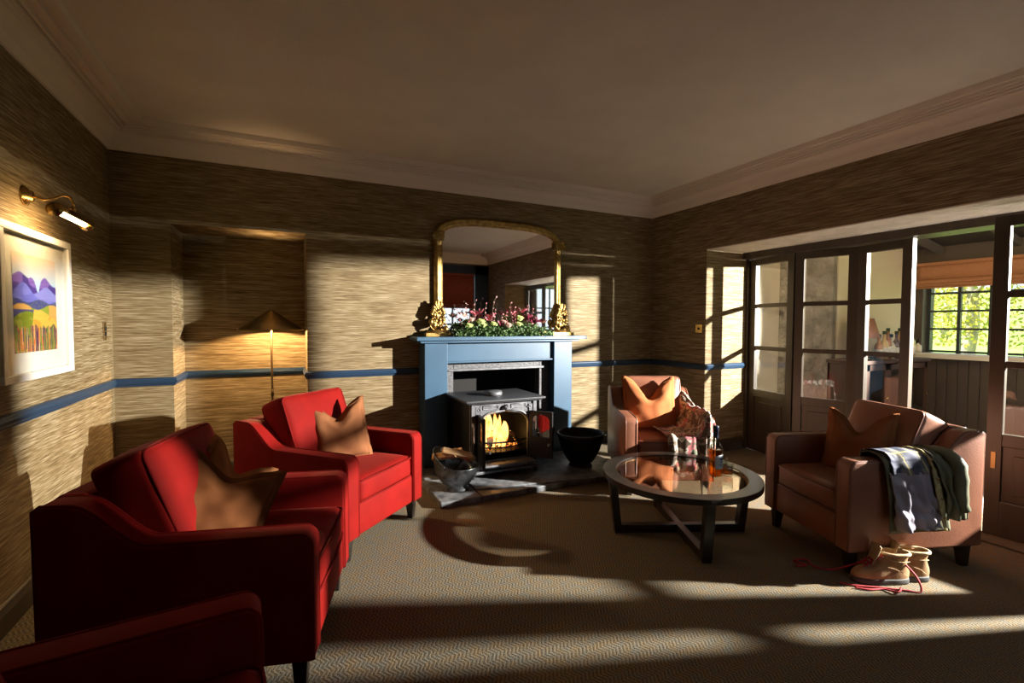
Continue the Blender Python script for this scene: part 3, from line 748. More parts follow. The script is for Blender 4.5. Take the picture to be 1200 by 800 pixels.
def tumbler(loc, lab, r0=.036):
    r = empty('whisky_glass', loc)
    b = MB(); b.lathe([(.0001, .0), (r0-.004, 0), (r0, .004), (r0+.003, .08), (r0+.0015, .08), (r0-.0025, .012), (.0001, .010)], n=28); b.build('glass', M['bottleglass'], r)
    b = MB(); b.lathe([(.0001, .0125), (r0-.004, .0125), (r0-.0025, .036), (.0001, .036)], n=24); b.build('whisky', M['amber'], r)
    tag(r, lab, 'glass', 'whisky glasses on the coffee table'); return r
tumbler((3.525, -2.160, TH-.004), 'whisky tumbler right beside the bottle on the coffee table, the nearer of two')
tumbler((3.575, -2.075, TH-.004), 'whisky tumbler on the coffee table set furthest behind, by the blue coaster')
b = MB(); b.disc((3.625, -2.07, TH-.0035), .042, 28, 0, .004); tag(b.build('coaster', mat('blue_coaster', (.08, .16, .28), .6)), 'small blue coaster on the table glass behind the tumblers', 'coaster')

# ------------------------------------------------------------------ fireplace surround, hearth
fp = empty('fireplace_surround', (2.905, 0, 0)); tag(fp, 'blue painted fireplace surround with a plain mantel shelf around the stove', 'fireplace')
fx = -2.905
b = MB(); b.box(2.08+fx, 3.79+fx, -.27, 0, 1.15, 1.182); b.build('mantel_shelf', M['blue'], fp, bevel=.004)
b = MB(); b.box(2.12+fx, 3.72+fx, -.235, 0, 1.128, 1.150); b.build('shelf_moulding', M['blue'], fp, bevel=.004)
for x0, x1 in ((2.165, 2.37), (3.455, 3.66)):
    b = MB(); b.box(x0+fx, x1+fx, -.20, 0, .045, 1.128); b.box(x0+fx-.012, x1+fx+.012, -.215, 0, .045, .20); b.build('pilaster', M['blue'], fp, bevel=.004)
b = MB(); b.box(2.37+fx, 3.455+fx, -.165, 0, .955, 1.128); b.box(2.37+fx, 3.455+fx, -.185, 0, .945, .962); b.build('frieze', M['blue'], fp, bevel=.004)
b = MB(); b.box(2.37+fx, 2.455+fx, -.10, 0, .045, .945); b.box(3.345+fx, 3.455+fx, -.10, 0, .045, .945); b.box(2.455+fx, 3.345+fx, -.10, 0, .865, .945)
o = b.build('stone_slip', M['granite'], fp, bevel=.004); o['label'] = 'rough grey stone slip'
b = MB(); b.box(2.40+fx, 3.40+fx, -.118, -.10, .865, .885); b.build('slip_edge', M['iron'], fp, bevel=.003)
he = empty('hearth', (2.9, -.5, 0)); tag(he, 'raised grey slate hearth slabs in front of the fireplace', 'hearth')
hx = 2.05
for i, wd in enumerate((.31, .37, .36, .34, .34)):
    b = MB(); b.box(hx-2.9, hx+wd-.004-2.9, -.53, .60 if 0 else .49, .001, .045); b.build('slab', M['slate'], he, bevel=.006); hx += wd
b = MB(); b.box(2.36-2.9, 3.44-2.9, .485-.99+.0, .49, .0455, .058)
b.v = [(x, y-.0 if y > 0 else y+.10-.16*(x+.54), z) for x, y, z in b.v]
b.build('inner_slab', M['slate'], he, bevel=.004)

# ------------------------------------------------------------------ stove
SX, SY, SZ = 2.70, -.66, .058
st = empty('wood_burning_stove', (SX, SY, SZ)); tag(st, 'grey cast iron wood burning stove with its doors open and a fire inside', 'stove')
w2 = .30
# body shell: left, right, back, top, bottom boxes
b = MB(); b.box(-w2, -w2+.02, .0, .42, .05, .60); b.box(w2-.02, w2, .0, .42, .05, .60); b.box(-w2, w2, .40, .42, .05, .60); b.box(-w2, w2, 0, .42, .05, .075); b.box(-w2, w2, 0, .42, .58, .60)
b.build('body', M['black'], st, bevel=.004)
# arched front plate: outline with arch cut out, built as strips
def archfront(w, z0, z1, ow, oz0, oz1, r, y0, y1, mi=0):
    """plate x in [-w, w], z0..z1 with an opening |x|<ow, oz0..oz1 with rounded top corners radius r"""
    b = MB(); n = 10
    b.box(-w, -ow, y0, y1, z0, z1, mi); b.box(ow, w, y0, y1, z0, z1, mi); b.box(-ow, ow, y0, y1, z0, oz0, mi)
    for s in (-1, 1):
        poly = [(s*ow, z1), (s*ow, oz1-r)]
        for i in range(n+1):
            t = i/n*PI/2; poly.append((s*(ow-r+r*math.cos(t)), oz1-r+r*.9*math.sin(t)))
        poly += [(0, oz1-.1*r+.012), (0, z1)]
        b.prism(poly, 'y', y0, y1, mi)
    return b
archfront(w2, .04, .60, .215, .13, .52, .12, -.02, .0).build('front_plate', M['iron'], st, bevel=.003)
b = MB()
# raised mouldings on the front: fluted columns, arch bead, panels
for s in (-1, 1):
    b.box(s*.292, s*.262, -.034, -.02, .04, .60); b.tube([(s*.277, -.036, .42), (s*.277, -.036, .08)], .008, 8)
    b.box(s*.256, s*.226, -.028, -.02, .40, .57)
    pts = [(s*.222, -.024, .33)]+[(s*(.102+.12*math.cos(i/8*PI/2)), -.024, .412+.112*math.sin(i/8*PI/2)) for i in range(9)]+[(0, -.024, .530)]
    b.tube(pts, .008, 6)
    b.tube([(s*.06, -.022, .548), (s*.19, -.022, .548), (s*.19, -.022, .578), (s*.06, -.022, .578)], .004, 6, closed=True)
    for k in range(4): b.ball((s*(.225+.012*math.cos(k*1.6)), -.026, .548+.013*math.sin(k*1.6)), .007, n=6)
b.build('front_moulding', M['iron'], st)
b = MB(); b.box(-.335, .335, -.06, .46, .60, .612); b.box(-.355, .355, -.08, .47, .612, .632); b.build('top_plate', M['irontop'], st, bevel=.008, seg=3)
b = MB(); b.lathe([(.0001, .632), (.075, .632), (.078, .640), (.078, .660), (.070, .668), (.0001, .668)], (-.02, .17, 0), 32); b.build('flue_collar', M['iron'], st)
b = MB(); b.ball((.0, -.034, .556), .020, n=8, sy=.6); b.ball((-.018, -.030, .548), .014, n=8, sy=.6); b.ball((.016, -.032, .570), .012, n=8, sy=.6); b.build('maker_badge', M['black'], st)
b = MB(); b.box(-w2-.01, w2+.01, -.045, .0, .03, .052); b.box(-.24, .24, -.12, -.02, .100, .116); b.build('ash_lip', M['iron'], st, bevel=.004)
for s in (-1, 1):
    for y in (-.01, .38):
        b = MB(); b.tube([(s*.27, y, .05), (s*.285, y-.006, .02), (s*.29, y-.01, .0)], [.026, .018, .022], 10); b.build('foot', M['black'], st)
b = MB()
for k, z in enumerate((.195, .235, .275)):
    b.tube([(-.205+.41*i/12, -.005-.05*math.sin(i/12*PI), z) for i in range(13)], .006 if k < 2 else .008, 8)
for i in range(9): b.tube([(-.18+.045*i, -.005-.05*math.sin((i*.045+.025)/.41*PI), .19), (-.18+.045*i, -.005-.05*math.sin((i*.045+.025)/.41*PI), .275)], .0035, 6)
b.box(-.21, .21, 0, .38, .175, .185)
b.build('fire_grate', M['black'], st)
def stove_door(hx_, ang, s):
    d = empty('x'); 
    w = .205; b = MB()
    b2 = archfront(w/2, .13, .515, w/2-.026, .30, .485, .05, -.012, .012)
    b2.box(-w/2+.02, w/2-.02, -.004, .004, .15, .30)
    vs = [(x+s*w/2, y, z) for x, y, z in b2.v]; b2.v = vs
    bpy.data.objects.remove(d)
    o = b2.build('door', M['black'], st, bevel=.002); o.location = (hx_, -.03, 0); o.rotation_euler = (0, 0, ang)
    g = MB(); g.box(.026, w-.026, -.003, .003, .30, .485); g.v = [(x*s, y, z) for x, y, z in g.v]; g.build('door_glass', M['stoveglass'], o)
    g = MB(); g.tube([(s*(w-.015), -.012, .25), (s*(w-.015), -.04, .25)], .006, 8); g.ball((s*(w-.015), -.045, .25), .013, n=8); g.build('door_knob', M['steel'], o)
    return o
stove_door(.232, math.radians(-52), 1)
stove_door(-.232, math.radians(80), -1)

# fire
def fire_mat():
    m = bpy.data.materials.new('flame'); m.use_nodes = True; nt = m.node_tree; nt.nodes.clear()
    o = nt.nodes.new('ShaderNodeOutputMaterial'); e = nt.nodes.new('ShaderNodeEmission'); tr = nt.nodes.new('ShaderNodeBsdfTransparent'); mx = nt.nodes.new('ShaderNodeMixShader')
    tc = nt.nodes.new('ShaderNodeTexCoord'); sp = nt.nodes.new('ShaderNodeSeparateXYZ'); nt.links.new(tc.outputs['Object'], sp.inputs[0])
    mp = nt.nodes.new('ShaderNodeMapping'); mp.inputs['Scale'].default_value = (26, 26, 9); nt.links.new(tc.outputs['Object'], mp.inputs[0])
    n = nt.nodes.new('ShaderNodeTexNoise'); n.inputs['Scale'].default_value = 1; n.inputs['Detail'].default_value = 3; nt.links.new(mp.outputs[0], n.inputs[0])
    r = nt.nodes.new('ShaderNodeValToRGB'); el = r.color_ramp.elements
    el[0].position = .30; el[0].color = (1, .16, .01, 1); el[1].position = .62; el[1].color = (1, .62, .16, 1)
    nt.links.new(n.outputs[0], r.inputs[0]); nt.links.new(r.outputs[0], e.inputs[0]); e.inputs[1].default_value = 3.6
    f = nt.nodes.new('ShaderNodeMapRange'); f.inputs[1].default_value = .32; f.inputs[2].default_value = .55; nt.links.new(n.outputs[0], f.inputs[0])
    nt.links.new(f.outputs[0], mx.inputs[0]); nt.links.new(tr.outputs[0], mx.inputs[1]); nt.links.new(e.outputs[0], mx.inputs[2]); nt.links.new(mx.outputs[0], o.inputs[0])
    return m
M['flame'] = fire_mat()
b = MB(); random.seed(5)
for i in range(26):
    x = -.19+.25*random.random() if i < 20 else random.uniform(.02, .17); y = .06+.26*random.random(); h = random.uniform(.14, .30) if i < 20 else random.uniform(.05, .10); r = random.uniform(.022, .046)
    ph = random.random()*6
    pts = [(x+.014*math.sin(t*5+ph), y+.01*math.cos(t*4+ph), .205+h*t) for t in [k/8 for k in range(9)]]
    b.tube(pts, [r*(math.sin((.12+.88*k/8)*PI)**.8+.06)*(1-.35*k/8) for k in range(9)], 8)
fl = b.build('flames', M['flame']); fl.location = (SX, SY, SZ); tag(fl, 'yellow and orange flames burning in the stove', 'fire', kind='stuff')
M['logburn'] = noisy(mat('charred_log', (.05, .03, .02), .9), (.015, .010, .008), (.16, .08, .04), (20, 20, 20), 4)
M['ember'] = bpy.data.materials.new('ember')
def ember():
    m = mat('glowing_embers', (.03, .015, .01), .9); B = m.node_tree.nodes['Principled BSDF']
    tc = N(m, 'ShaderNodeTexCoord'); n = N(m, 'ShaderNodeTexNoise'); n.inputs['Scale'].default_value = 34; n.inputs['Detail'].default_value = 3; L(m, tc.outputs['Object'], n.inputs['Vector'])
    r = N(m, 'ShaderNodeValToRGB'); e = r.color_ramp.elements; e[0].position = .47; e[0].color = (0, 0, 0, 1); e[1].position = .62; e[1].color = (1, .26, .04, 1)
    L(m, n.outputs[0], r.inputs[0]); L(m, r.outputs[0], B.inputs['Emission Color']); B.inputs['Emission Strength'].default_value = 2.4
    return m
M['ember'] = ember()
b = MB()
for i in range(70): b.ball((random.uniform(-.19, .19), random.uniform(.0, .34), .20+random.random()*.035), random.uniform(.012, .026), n=5, sz=.8)
o = b.build('embers', M['ember']); o.location = (SX, SY, SZ); tag(o, 'bed of glowing orange embers on the stove grate', 'embers', kind='stuff')
for i, (x0, y0, x1, y1, z, r, lab) in enumerate(((-.16, .08, .14, .14, .255, .032, 'charred log at the front of the fire in the stove'), (-.10, .26, .17, .12, .285, .028, 'charred log lying across the others in the fire'), (-.17, .24, .02, .30, .25, .03, 'charred log at the back of the stove fire'))):
    b = MB(); b.tube([(x0, y0, z), ((x0+x1)/2, (y0+y1)/2+.004, z+.006), (x1, y1, z)], [r, r*1.08, r*.9], 12); o = b.build('burning_log', M['logburn']); o.location = (SX, SY, SZ); tag(o, lab, 'log', 'logs in the fire')

# ------------------------------------------------------------------ log bucket and logs
M['cutwood'] = noisy(mat('split_wood', (.5, .3, .14), .8), (.40, .22, .09), (.62, .42, .22), (6, 60, 60), 4)
M['barkdark'] = noisy(mat('dark_bark', (.09, .06, .035), .9), (.05, .035, .02), (.14, .09, .05), (30, 30, 30), 4, bump=.5, dist=.004)
bk = empty('coal_scuttle', (2.24, -.80, .046)); tag(bk, 'grey metal helmet scuttle filled with split logs on the hearth', 'scuttle')
b = MB(); n = 36; rings = []
def scut(h0, dz):
    vs = []
    for (r, z, tl) in ((.085, 0, 0), (.088, .012, 0), (.070, .03, 0), (.105, .06, 0), (.140, .12, .15), (.152, .17, .5), (.155, .22, 1), (.158, .225, 1), (.150, .222, 1), (.142, .17, .55), (.12, .10, .1), (.0005, .08, 0)):
        for k in range(n):
            th = 2*PI*k/n; x = r*math.cos(th)*1.12; y = r*math.sin(th)
            vs.append((x, y, z - tl*.34*x + (tl*.02*math.cos(2*th))))
    return vs
vs = scut(0, 0); K = 12
b.add(vs, [(i*n+k, i*n+(k+1) % n, (i+1)*n+(k+1) % n, (i+1)*n+k) for i in range(K-1) for k in range(n)], 0, True); b.disc((0, 0, 0), .085, 32, 0, .004)
b.build('pan', M['steel'], bk)
b = MB(); b.tube([(-.02+.0*math.cos(t), -.165*math.cos(t), .19+.02*0+.07*math.sin(t)*-1+.02) for t in [k/12*PI for k in range(13)]], .005, 8); b.build('handle', M['black'], bk)
bk.rotation_euler = (0, 0, -.75)
G = 'split logs in the scuttle'
for i, (x, y, z, rz, tx, lab) in enumerate(((.02, -.03, .275, .5, .25, 'split log lying on top of the scuttle, its pale cut face up'), (-.05, .05, .255, 1.2, .1, 'split log at the back of the scuttle'), (.04, .05, .245, -.3, .15, 'split log low against the right rim of the scuttle'), (-.07, -.05, .255, .1, -.2, 'split log at the left rim of the scuttle'))):
    b = MB(); L2 = .095 if i else .11
    poly = [(-.035, 0), (.0, .034), (.035, .004), (.028, -.018), (-.02, -.022)]
    b.prism(poly, 'x', -L2, L2, 0); b.m[3] = 1; b.m[4] = 1; b.m[5] = 1
    o = b.build('split_log', [M['cutwood'], M['barkdark']], None, bevel=.004)
    o.matrix_world = Matrix.Translation(bk.location) @ Matrix.Rotation(-.75, 4, 'Z') @ Matrix.Translation((x, y, z)) @ Matrix.Rotation(rz, 4, 'Z') @ Matrix.Rotation(tx, 4, 'Y')
    tag(o, lab, 'log', G)
# dark cauldron-like scuttle to the right of the stove
o = empty('coal_bucket', (3.42, -.72, .046)); tag(o, 'dark metal coal bucket standing right of the stove in shadow', 'bucket')
b = MB(); b.lathe([(.0001, 0), (.10, 0), (.105, .01), (.09, .03), (.125, .07), (.17, .16), (.20, .27), (.206, .30), (.200, .302), (.19, .27), (.16, .16), (.0001, .06)], n=40); b.build('pan', M['black'], o)
b = MB(); b.tube([(0.210*math.cos(t), -.212*math.sin(t), .29-.03*math.sin(t)) for t in [k/16*PI for k in range(17)]], .006, 8); b.build('handle', M['black'], o)

# ------------------------------------------------------------------ overmantel mirror
MX0, MX1 = 2.30, 3.63; MCx = (MX0+MX1)/2; MZ = 1.183
def arch(inset, n=28):
    """outline from bottom left, over the arch, to bottom right"""
    x0, x1 = MX0+inset, MX1-inset; hw = (x1-x0)/2; zs = 2.06; top = 2.285-inset
    pts = [(x0, MZ+inset*.5)]
    pts.append((x0, zs-.0))
    for i in range(1, n):
        th = PI-i/n*PI; c, s = math.cos(th), math.sin(th)
        x = MCx+hw*math.copysign(abs(c)**.62, c); z = zs+(top-zs)*abs(s)**.70
        pts.append((x, z))
    pts += [(x1, zs), (x1, MZ+inset*.5)]
    return pts
mr = empty('overmantel_mirror', (MCx, -.04, MZ)); tag(mr, 'large arched gilt overmantel mirror standing on the mantel shelf', 'mirror')
b = MB(); o0 = arch(.0); o1 = arch(.085); prof2 = [(0, 0), (0, -.02), (.18, -.035), (.3, -.045), (.45, -.030), (.6, -.040), (.75, -.03), (.9, -.022), (1, -.012), (1, 0)]
rows = []
for f, y in prof2: rows.append([(a[0]+(c_[0]-a[0])*f-MCx, y+.03, a[1]+(c_[1]-a[1])*f-MZ) for a, c_ in zip(o0, o1)])
nn = len(o0); b.add([p for r in rows for p in r], [(i*nn+k, i*nn+k+1, (i+1)*nn+k+1, (i+1)*nn+k) for i in range(len(rows)-1) for k in range(nn-1)], 0, True)
b.box(MX0-MCx, MX1-MCx, -.02, .03, 0, .045)
b.build('frame', M['gold'], mr)
b = MB(); inn = arch(.075); b.prism([(x-MCx, z-MZ) for x, z in inn], 'y', .012, .016); b.build('mirror_plate', M['mirror'], mr)
for s in (-1, 1):
    b = MB(); x = s*(MX1-MX0)/2-s*.03
    b.box(x-.05, x+.05, -.03, .02, .86, .885); b.box(x-.055, x+.055, -.035, .02, .885, .905)
    for k in range(3): b.ball((x-s*.01+s*.03*(k-1), -.03, .925), .02, n=6)
    b.build('shoulder_block', M['gold'], mr)
for s in (-1, 1):
    x = s*(MX1-MX0)/2-s*.02; b = MB(); rnd = random.Random(3)
    b.box(x-.12, x+.12, -.085, .01, 0, .03); b.lathe([(.115, .03), (.10, .05), (.06, .06)], (x, -.035, 0), 20, sy=.5)
    for i in range(46):
        t = rnd.random(); z = .05+.27*t; ww = .085*(1-t)**.7+.012
        px = x+rnd.uniform(-ww, ww); b.ball((px, -.045-.02*rnd.random()*(1-t), z), .010+.014*(1-t)*rnd.random()+.004, n=6, sz=1.3)
    for k in range(5):
        z0 = .06+.05*k; w = .075*(1-k/6)
        for q in (-1, 1):
            pts = [(x+q*(w*.3+w*.7*math.sin(t*2.6)), -.055, z0+.045*t-.012*math.cos(t*4)) for t in [j/8 for j in range(9)]]
            b.tube(pts, [.010*(1-.5*j/8) for j in range(9)], 6)
    b.build('carved_scroll', M['gold'], mr)

# ------------------------------------------------------------------ flower arrangement on the mantel
ga = empty('flower_garland', (2.93, -.15, 1.183)); tag(ga, 'low arrangement of moss, leaves, pale green roses and pink lilies on the mantel', 'flowers')
M['leaf1'] = noisy(mat('moss_leaf', (.06, .13, .03), .6), (.03, .075, .02), (.11, .20, .05), (30, 30, 30))
M['leaf2'] = noisy(mat('eucalyptus', (.10, .17, .09), .6), (.05, .10, .04), (.15, .22, .10), (30, 30, 30))
M['pgreen'] = mat('pale_green_petal', (.50, .60, .22), .6); M['pink'] = mat('pink_petal', (.55, .16, .20), .6)
M['blush'] = mat('blush_petal', (.60, .38, .32), .6); M['burg'] = mat('burgundy_petal', (.16, .015, .035), .5); M['twig'] = mat('twig', (.12, .07, .04), .8)
rnd = random.Random(11)
def leaf(b, p, d, l, w, mi=0, curl=.3):
    d = Vector(d).normalized(); s = d.cross(Vector((rnd.uniform(-1, 1), rnd.uniform(-1, 1), rnd.uniform(-1, 1)))).normalized(); nrm = s.cross(d)
    p = Vector(p); vs = []
    for t, ww in ((0, .1), (.3, .8), (.6, 1), (.85, .6), (1, .05)):
        c = p+d*l*t+nrm*(-curl*l*t*t); vs += [c-s*w*ww/2+nrm*w*.12*ww, c, c+s*w*ww/2+nrm*w*.12*ww]
    fs = []
    for i in range(4): fs += [(3*i, 3*i+1, 3*i+4, 3*i+3), (3*i+1, 3*i+2, 3*i+5, 3*i+4)]
    b.add(vs, fs, mi, True)
def hgt(x): return .085+.05*math.exp(-((x+.27)/.14)**2)+.035*math.exp(-((x-.2)/.2)**2)-.05*(abs(x)/.5)**4
b = MB()
for i in range(1900):
    x = rnd.uniform(-.49, .49); y = rnd.uniform(-.085, .07); h = hgt(x)*math.sqrt(max(.05, 1-(y/.1)**2)); z = rnd.uniform(.0, h)
    d = (rnd.uniform(-1, 1), rnd.uniform(-1.2, .6), rnd.uniform(-.4, 1)); leaf(b, (x, y, z), d, rnd.uniform(.02, .05), rnd.uniform(.008, .02), 0 if rnd.random() < .6 else 1)
for i in range(60):
    x = rnd.uniform(-.36, .42); leaf(b, (x, -.09, .02), (rnd.uniform(-.4, .4), -.6, -1), rnd.uniform(.025, .05), .013, 0)
b.build('foliage', [M['leaf1'], M['leaf2']], ga, recalc=False)
def rose(x, y, z, r, m, nm='rose'):
    b = MB()
    for ring, (k, rr, tilt) in enumerate(((3, .35, .2), (5, .62, .55), (7, .9, .95))):
        for j in range(k):
            a = 2*PI*j/k+ring*.5
            def fn(u, v, a=a, rr=rr, tilt=tilt):
                th = a+(u-.5)*1.9; q = rr*r*(.35+.65*v**.7)+(.0 if v < .8 else .1*r*(v-.8)*5*tilt)
                return (x+q*math.cos(th), y+q*math.sin(th)*.9, z-r*.55+r*1.25*(v*(1.05-tilt*.45))-.12*r*abs(u-.5)*4*v)
            b.grid(fn, 5, 5)
    b.ball((x, y, z-.2*r), r*.42, n=7); return b.build(nm, m, ga, recalc=False)
for x, y, z, r, mm in ((-.36, -.05, .085, .032, 'pgreen'), (-.25, -.06, .12, .036, 'pgreen'), (-.225, -.05, .09, .03, 'pgreen'), (-.13, -.06, .105, .024, 'pgreen'), (-.10, -.05, .098, .022, 'pgreen'), (.155, -.03, .155, .034, 'pgreen'), (.13, -.07, .10, .026, 'pgreen'), (.02, -.07, .09, .03, 'blush'), (-.02, -.05, .12, .024, 'blush'), (-.33, -.03, .14, .024, 'blush')):
    rose(x, y, z+.012, r*1.35, M[mm])
def lily(x, y, z, r, m, k=6, nm='lily', up=.5):
    b = MB()
    for j in range(k):
        a = 2*PI*j/k+rnd.random(); leaf(b, (x, y, z), (math.cos(a), math.sin(a)*.6-.25, up+rnd.random()*.4), r, r*.38, 0, .25)
    return b.build(nm, m, ga, recalc=False)
for x, y, z, r, mm in ((-.40, -.03, .17, .045, 'blush'), (-.30, -.04, .19, .05, 'pink'), (-.24, -.02, .21, .045, 'pink'), (-.14, -.03, .165, .05, 'pink'), (-.17, -.04, .145, .04, 'pink'), (.10, 0, .20, .05, 'pink'), (.19, .0, .22, .055, 'pink'), (.30, -.05, .12, .06, 'burg'), (.26, -.06, .14, .05, 'burg'), (.35, -.05, .13, .05, 'burg'), (.40, -.04, .12, .045, 'blush'), (-.05, -.06, .10, .045, 'burg'), (.24, -.03, .16, .05, 'burg')):
    lily(x, y, z, r*1.25, M[mm])
b = MB()
for x, dx, h in ((-.42, -.05, .24), (-.36, -.02, .29), (-.30, .01, .33), (-.22, .04, .30), (-.16, .07, .36), (-.12, .03, .24), (.08, -.02, .31), (.10, .01, .27), (.28, .02, .26), (.24, .0, .29), (.33, .03, .24), (-.04, .02, .2), (.02, .0, .22)):
    pts = [(x+dx*t+.01*math.sin(t*6), -.02-.02*t, .05+(h-.05)*t) for t in [k/6 for k in range(7)]]; b.tube(pts, .0018, 5, 0)
    for k in range(2, 7):
        for q in range(2): b.ball((pts[k][0]+rnd.uniform(-.010, .010), pts[k][1]-.004, pts[k][2]+rnd.uniform(-.006, .006)), rnd.uniform(.003, .0065), 1 if rnd.random() < .6 else 2, n=5)
b.build('berry_stems', [M['twig'], M['pink'], M['blush']], ga)

# ------------------------------------------------------------------ floor lamp in the alcove
LX, LY = .985, .12
lp = empty('floor_lamp', (LX, LY, 0)); tag(lp, 'slim brass floor lamp with a wide conical shade standing in the alcove', 'lamp')
b = MB(); b.lathe([(.0001, 0), (.13, 0), (.132, .006), (.125, .014), (.02, .018), (.0001, .018)], n=40); b.build('base', M['bronze'], lp)
b = MB(); b.tube([(0, 0, .015), (0, 0, 1.30)], .0085, 12); b.tube([(0, 0, .70), (0, 0, .76)], .011, 12); b.build('pole', M['poledark'], lp)
b = MB(); b.lathe([(.245, 1.243), (.030, 1.392), (.020, 1.400), (.018, 1.400), (.028, 1.388), (.242, 1.241), (.245, 1.243)], n=64); b.build('lamp_shade', M['bronze'], lp)
b = MB()
for a in (0, 2.1, 4.2): b.tube([(0, 0, 1.295), (.04*math.cos(a), .04*math.sin(a), 1.375)], .003, 6)
b.build('shade_carrier', M['bronze'], lp)
b = MB(); b.ball((0, 0, 1.325), .022, n=10, sz=1.2); b.build('bulb', emit('lamp_bulb', (1, .62, .28), 3000), lp)

# ------------------------------------------------------------------ framed landscape and picture light
pc = empty('framed_landscape', (0, -1.17, 1.38)); tag(pc, 'white framed landscape print of purple hills and fields on the left wall', 'picture')
def ring(b, y0, y1, z0, z1, w, x0, x1): b.box(x0, x1, y0, y1, z0, z0+w); b.box(x0, x1, y0, y1, z1-w, z1); b.box(x0, x1, y0, y0+w, z0+w, z1-w); b.box(x0, x1, y1-w, y1, z0+w, z1-w)
b = MB(); ring(b, -.36, .36, -.345, .345, .035, .002, .040); b.build('frame', mat('white_frame', (.72, .70, .66), .4), pc, bevel=.003)
b = MB(); b.box(.006, .016, -.325, .325, -.31, .31); b.build('mount', mat('ivory_mount', (.76, .73, .66), .8), pc)
pm = bpy.data.materials.new('landscape_print'); pm.use_nodes = True
at_ = N(pm, 'ShaderNodeVertexColor'); at_.layer_name = 'ink'; L(pm, at_.outputs[0], pm.node_tree.nodes['Principled BSDF'].inputs['Base Color']); pm.node_tree.nodes['Principled BSDF'].inputs['Roughness'].default_value = .6
NU, NV = 110, 120; b = MB(); b.grid(lambda u, v: (.0172, -.215+.435*u, -.22+.45*v), NU, NV, smooth=False); pr_ = b.build('print', pm, pc, recalc=False)
def ink(u, v):
    nz = lambda a, c, s=0: mnoise.noise(Vector((u*a+s, v*c, s)))
    def s2l(c): return tuple((x/255)**2.2 for x in c)
    if v < .26+.05*nz(14, 3, 4)+.03*nz(40, 1, 2):
        k = nz(34, 1.2, 9)+.25*nz(90, 2, 1); k2 = (u*11+.5*nz(6, 2, 3)) % 1
        c = [(196, 60, 28), (120, 26, 40), (205, 150, 60), (90, 30, 80), (110, 130, 50), (225, 110, 60), (235, 200, 150)][int((k*3.2+k2*2.5+3) % 7)]
        return s2l(c)
    if v < .30+.14*math.sin(u*2.6+.2)**2 and u > .38+.25*(v-.2): return s2l((222, 176, 70) if nz(5, 16, 2) < .15 else (205, 150, 50))
    if v < .40-.20*(u-.3)**2*4 + .02 and u < .46: return s2l((120, 130, 30) if nz(6, 12) < .1 else (150, 150, 50))
    if v < .44 and u < .52: return s2l((70, 70, 120))
    if v < .47+.03*math.sin(u*9): return s2l((216, 160, 80)) if u < .38 or u > .8 else s2l((140, 150, 50))
    if v < .53+.02*math.sin(u*12+1): return s2l((80, 90, 110)) if nz(30, 30) > 0 else s2l((60, 60, 130))
    m1 = .56+.17*math.exp(-((u-.22)/.22)**2); m2 = .60+.09*math.exp(-((u-.75)/.18)**2); m3 = .70+.11*math.exp(-((u-.15)/.2)**2)+.05*math.exp(-((u-.42)/.08)**2)+.09*math.exp(-((u-.72)/.13)**2)-.10*math.exp(-((u-.55)/.05)**2)
    if v < m1-.02: return s2l((120, 120, 205) if nz(5, 8, 3) > 0 else (104, 104, 190))
    if v < m2: return s2l((130, 130, 205))
    if v < m3: return s2l((70, 50, 130) if nz(4, 6, 5) > -.05 else (120, 90, 170))
    t = (v-.7)/.3; sky = tuple(a+(b_-a)*min(1, max(0, t+.12*nz(3, 8, 7))) for a, b_ in zip((175, 200, 225), (238, 205, 175))); return s2l(sky)
ca = pr_.data.color_attributes.new('ink', 'FLOAT_COLOR', 'POINT')
for i in range(NU+1):
    for j in range(NV+1): ca.data[i*(NV+1)+j].color = (*ink(i/NU, j/NV), 1)
b = MB(); b.box(.033, .035, -.328, .328, -.312, .312); b.build('glazing', M['glass'], pc)

pl = empty('picture_light', (0, -1.205, 1.885)); tag(pl, 'brass swan-neck picture light above the framed landscape', 'wall light')
b = MB(); b.lathe([(.0001, 0), (.045, 0), (.045, .008), (.030, .016), (.026, .03), (.0001, .034)], n=28, ax=Matrix.Rotation(PI/2, 3, 'Y')); b.build('wall_rose', M['brass'], pl)
b = MB(); b.tube([(.03, 0, 0), (.07, 0, -.012), (.105, 0, -.002), (.14, 0, .018), (.165, 0, .012), (.178, 0, -.018), (.172, 0, -.055)], .0055, 10); b.ball((.174, 0, -.045), .012, n=8, sz=1.3); b.build('swan_neck', M['brass'], pl)
b = MB()
def hood(u, v): a = -.25+u*2.55; return (.168+.030*math.cos(a), -.19+.38*v, -.085+.030*math.sin(a))
b.grid(hood, 14, 4); hd = b.build('hood', M['brass'], pl, recalc=False, solid=.002)
for y in (-.19, .19):
    b = MB(); b.lathe([(.0001, -.002), (.031, -.002), (.031, .002), (.0001, .002)], (.168, y, -.085), 20, ax=Matrix.Rotation(PI/2, 3, 'X')); b.build('end_cap', M['brass'], pl)
b = MB(); b.tube([(.166, -.165, -.088), (.166, .165, -.088)], .012, 12); b.build('tube_bulb', emit('picture_tube', (1, .66, .30), 26), pl)

def switchplate(loc, rz, lab, m, nm='light_switch', w=.05, h=.085, n=2):
    r = empty(nm, loc, rz)
    b = MB(); b.box(-w/2, w/2, -.006, 0, -h/2, h/2); b.build('plate', m, r, bevel=.002)
    for k in range(n):
        b = MB(); z = (k-(n-1)/2)*.035; b.box(-.011, .011, -.011, -.006, z-.012, z+.012); b.build('rocker', M['black'], r, bevel=.002)
    tag(r, lab, 'switch')
switchplate((.001, -.175, 1.24), PI/2, 'dark brass light switch on the left wall beside the picture', M['bronze'], h=.12)
switchplate((W-.001, -.70, 1.255), -PI/2, 'brass light switch on the right wall beside the opening', M['brass'], w=.085, n=1)

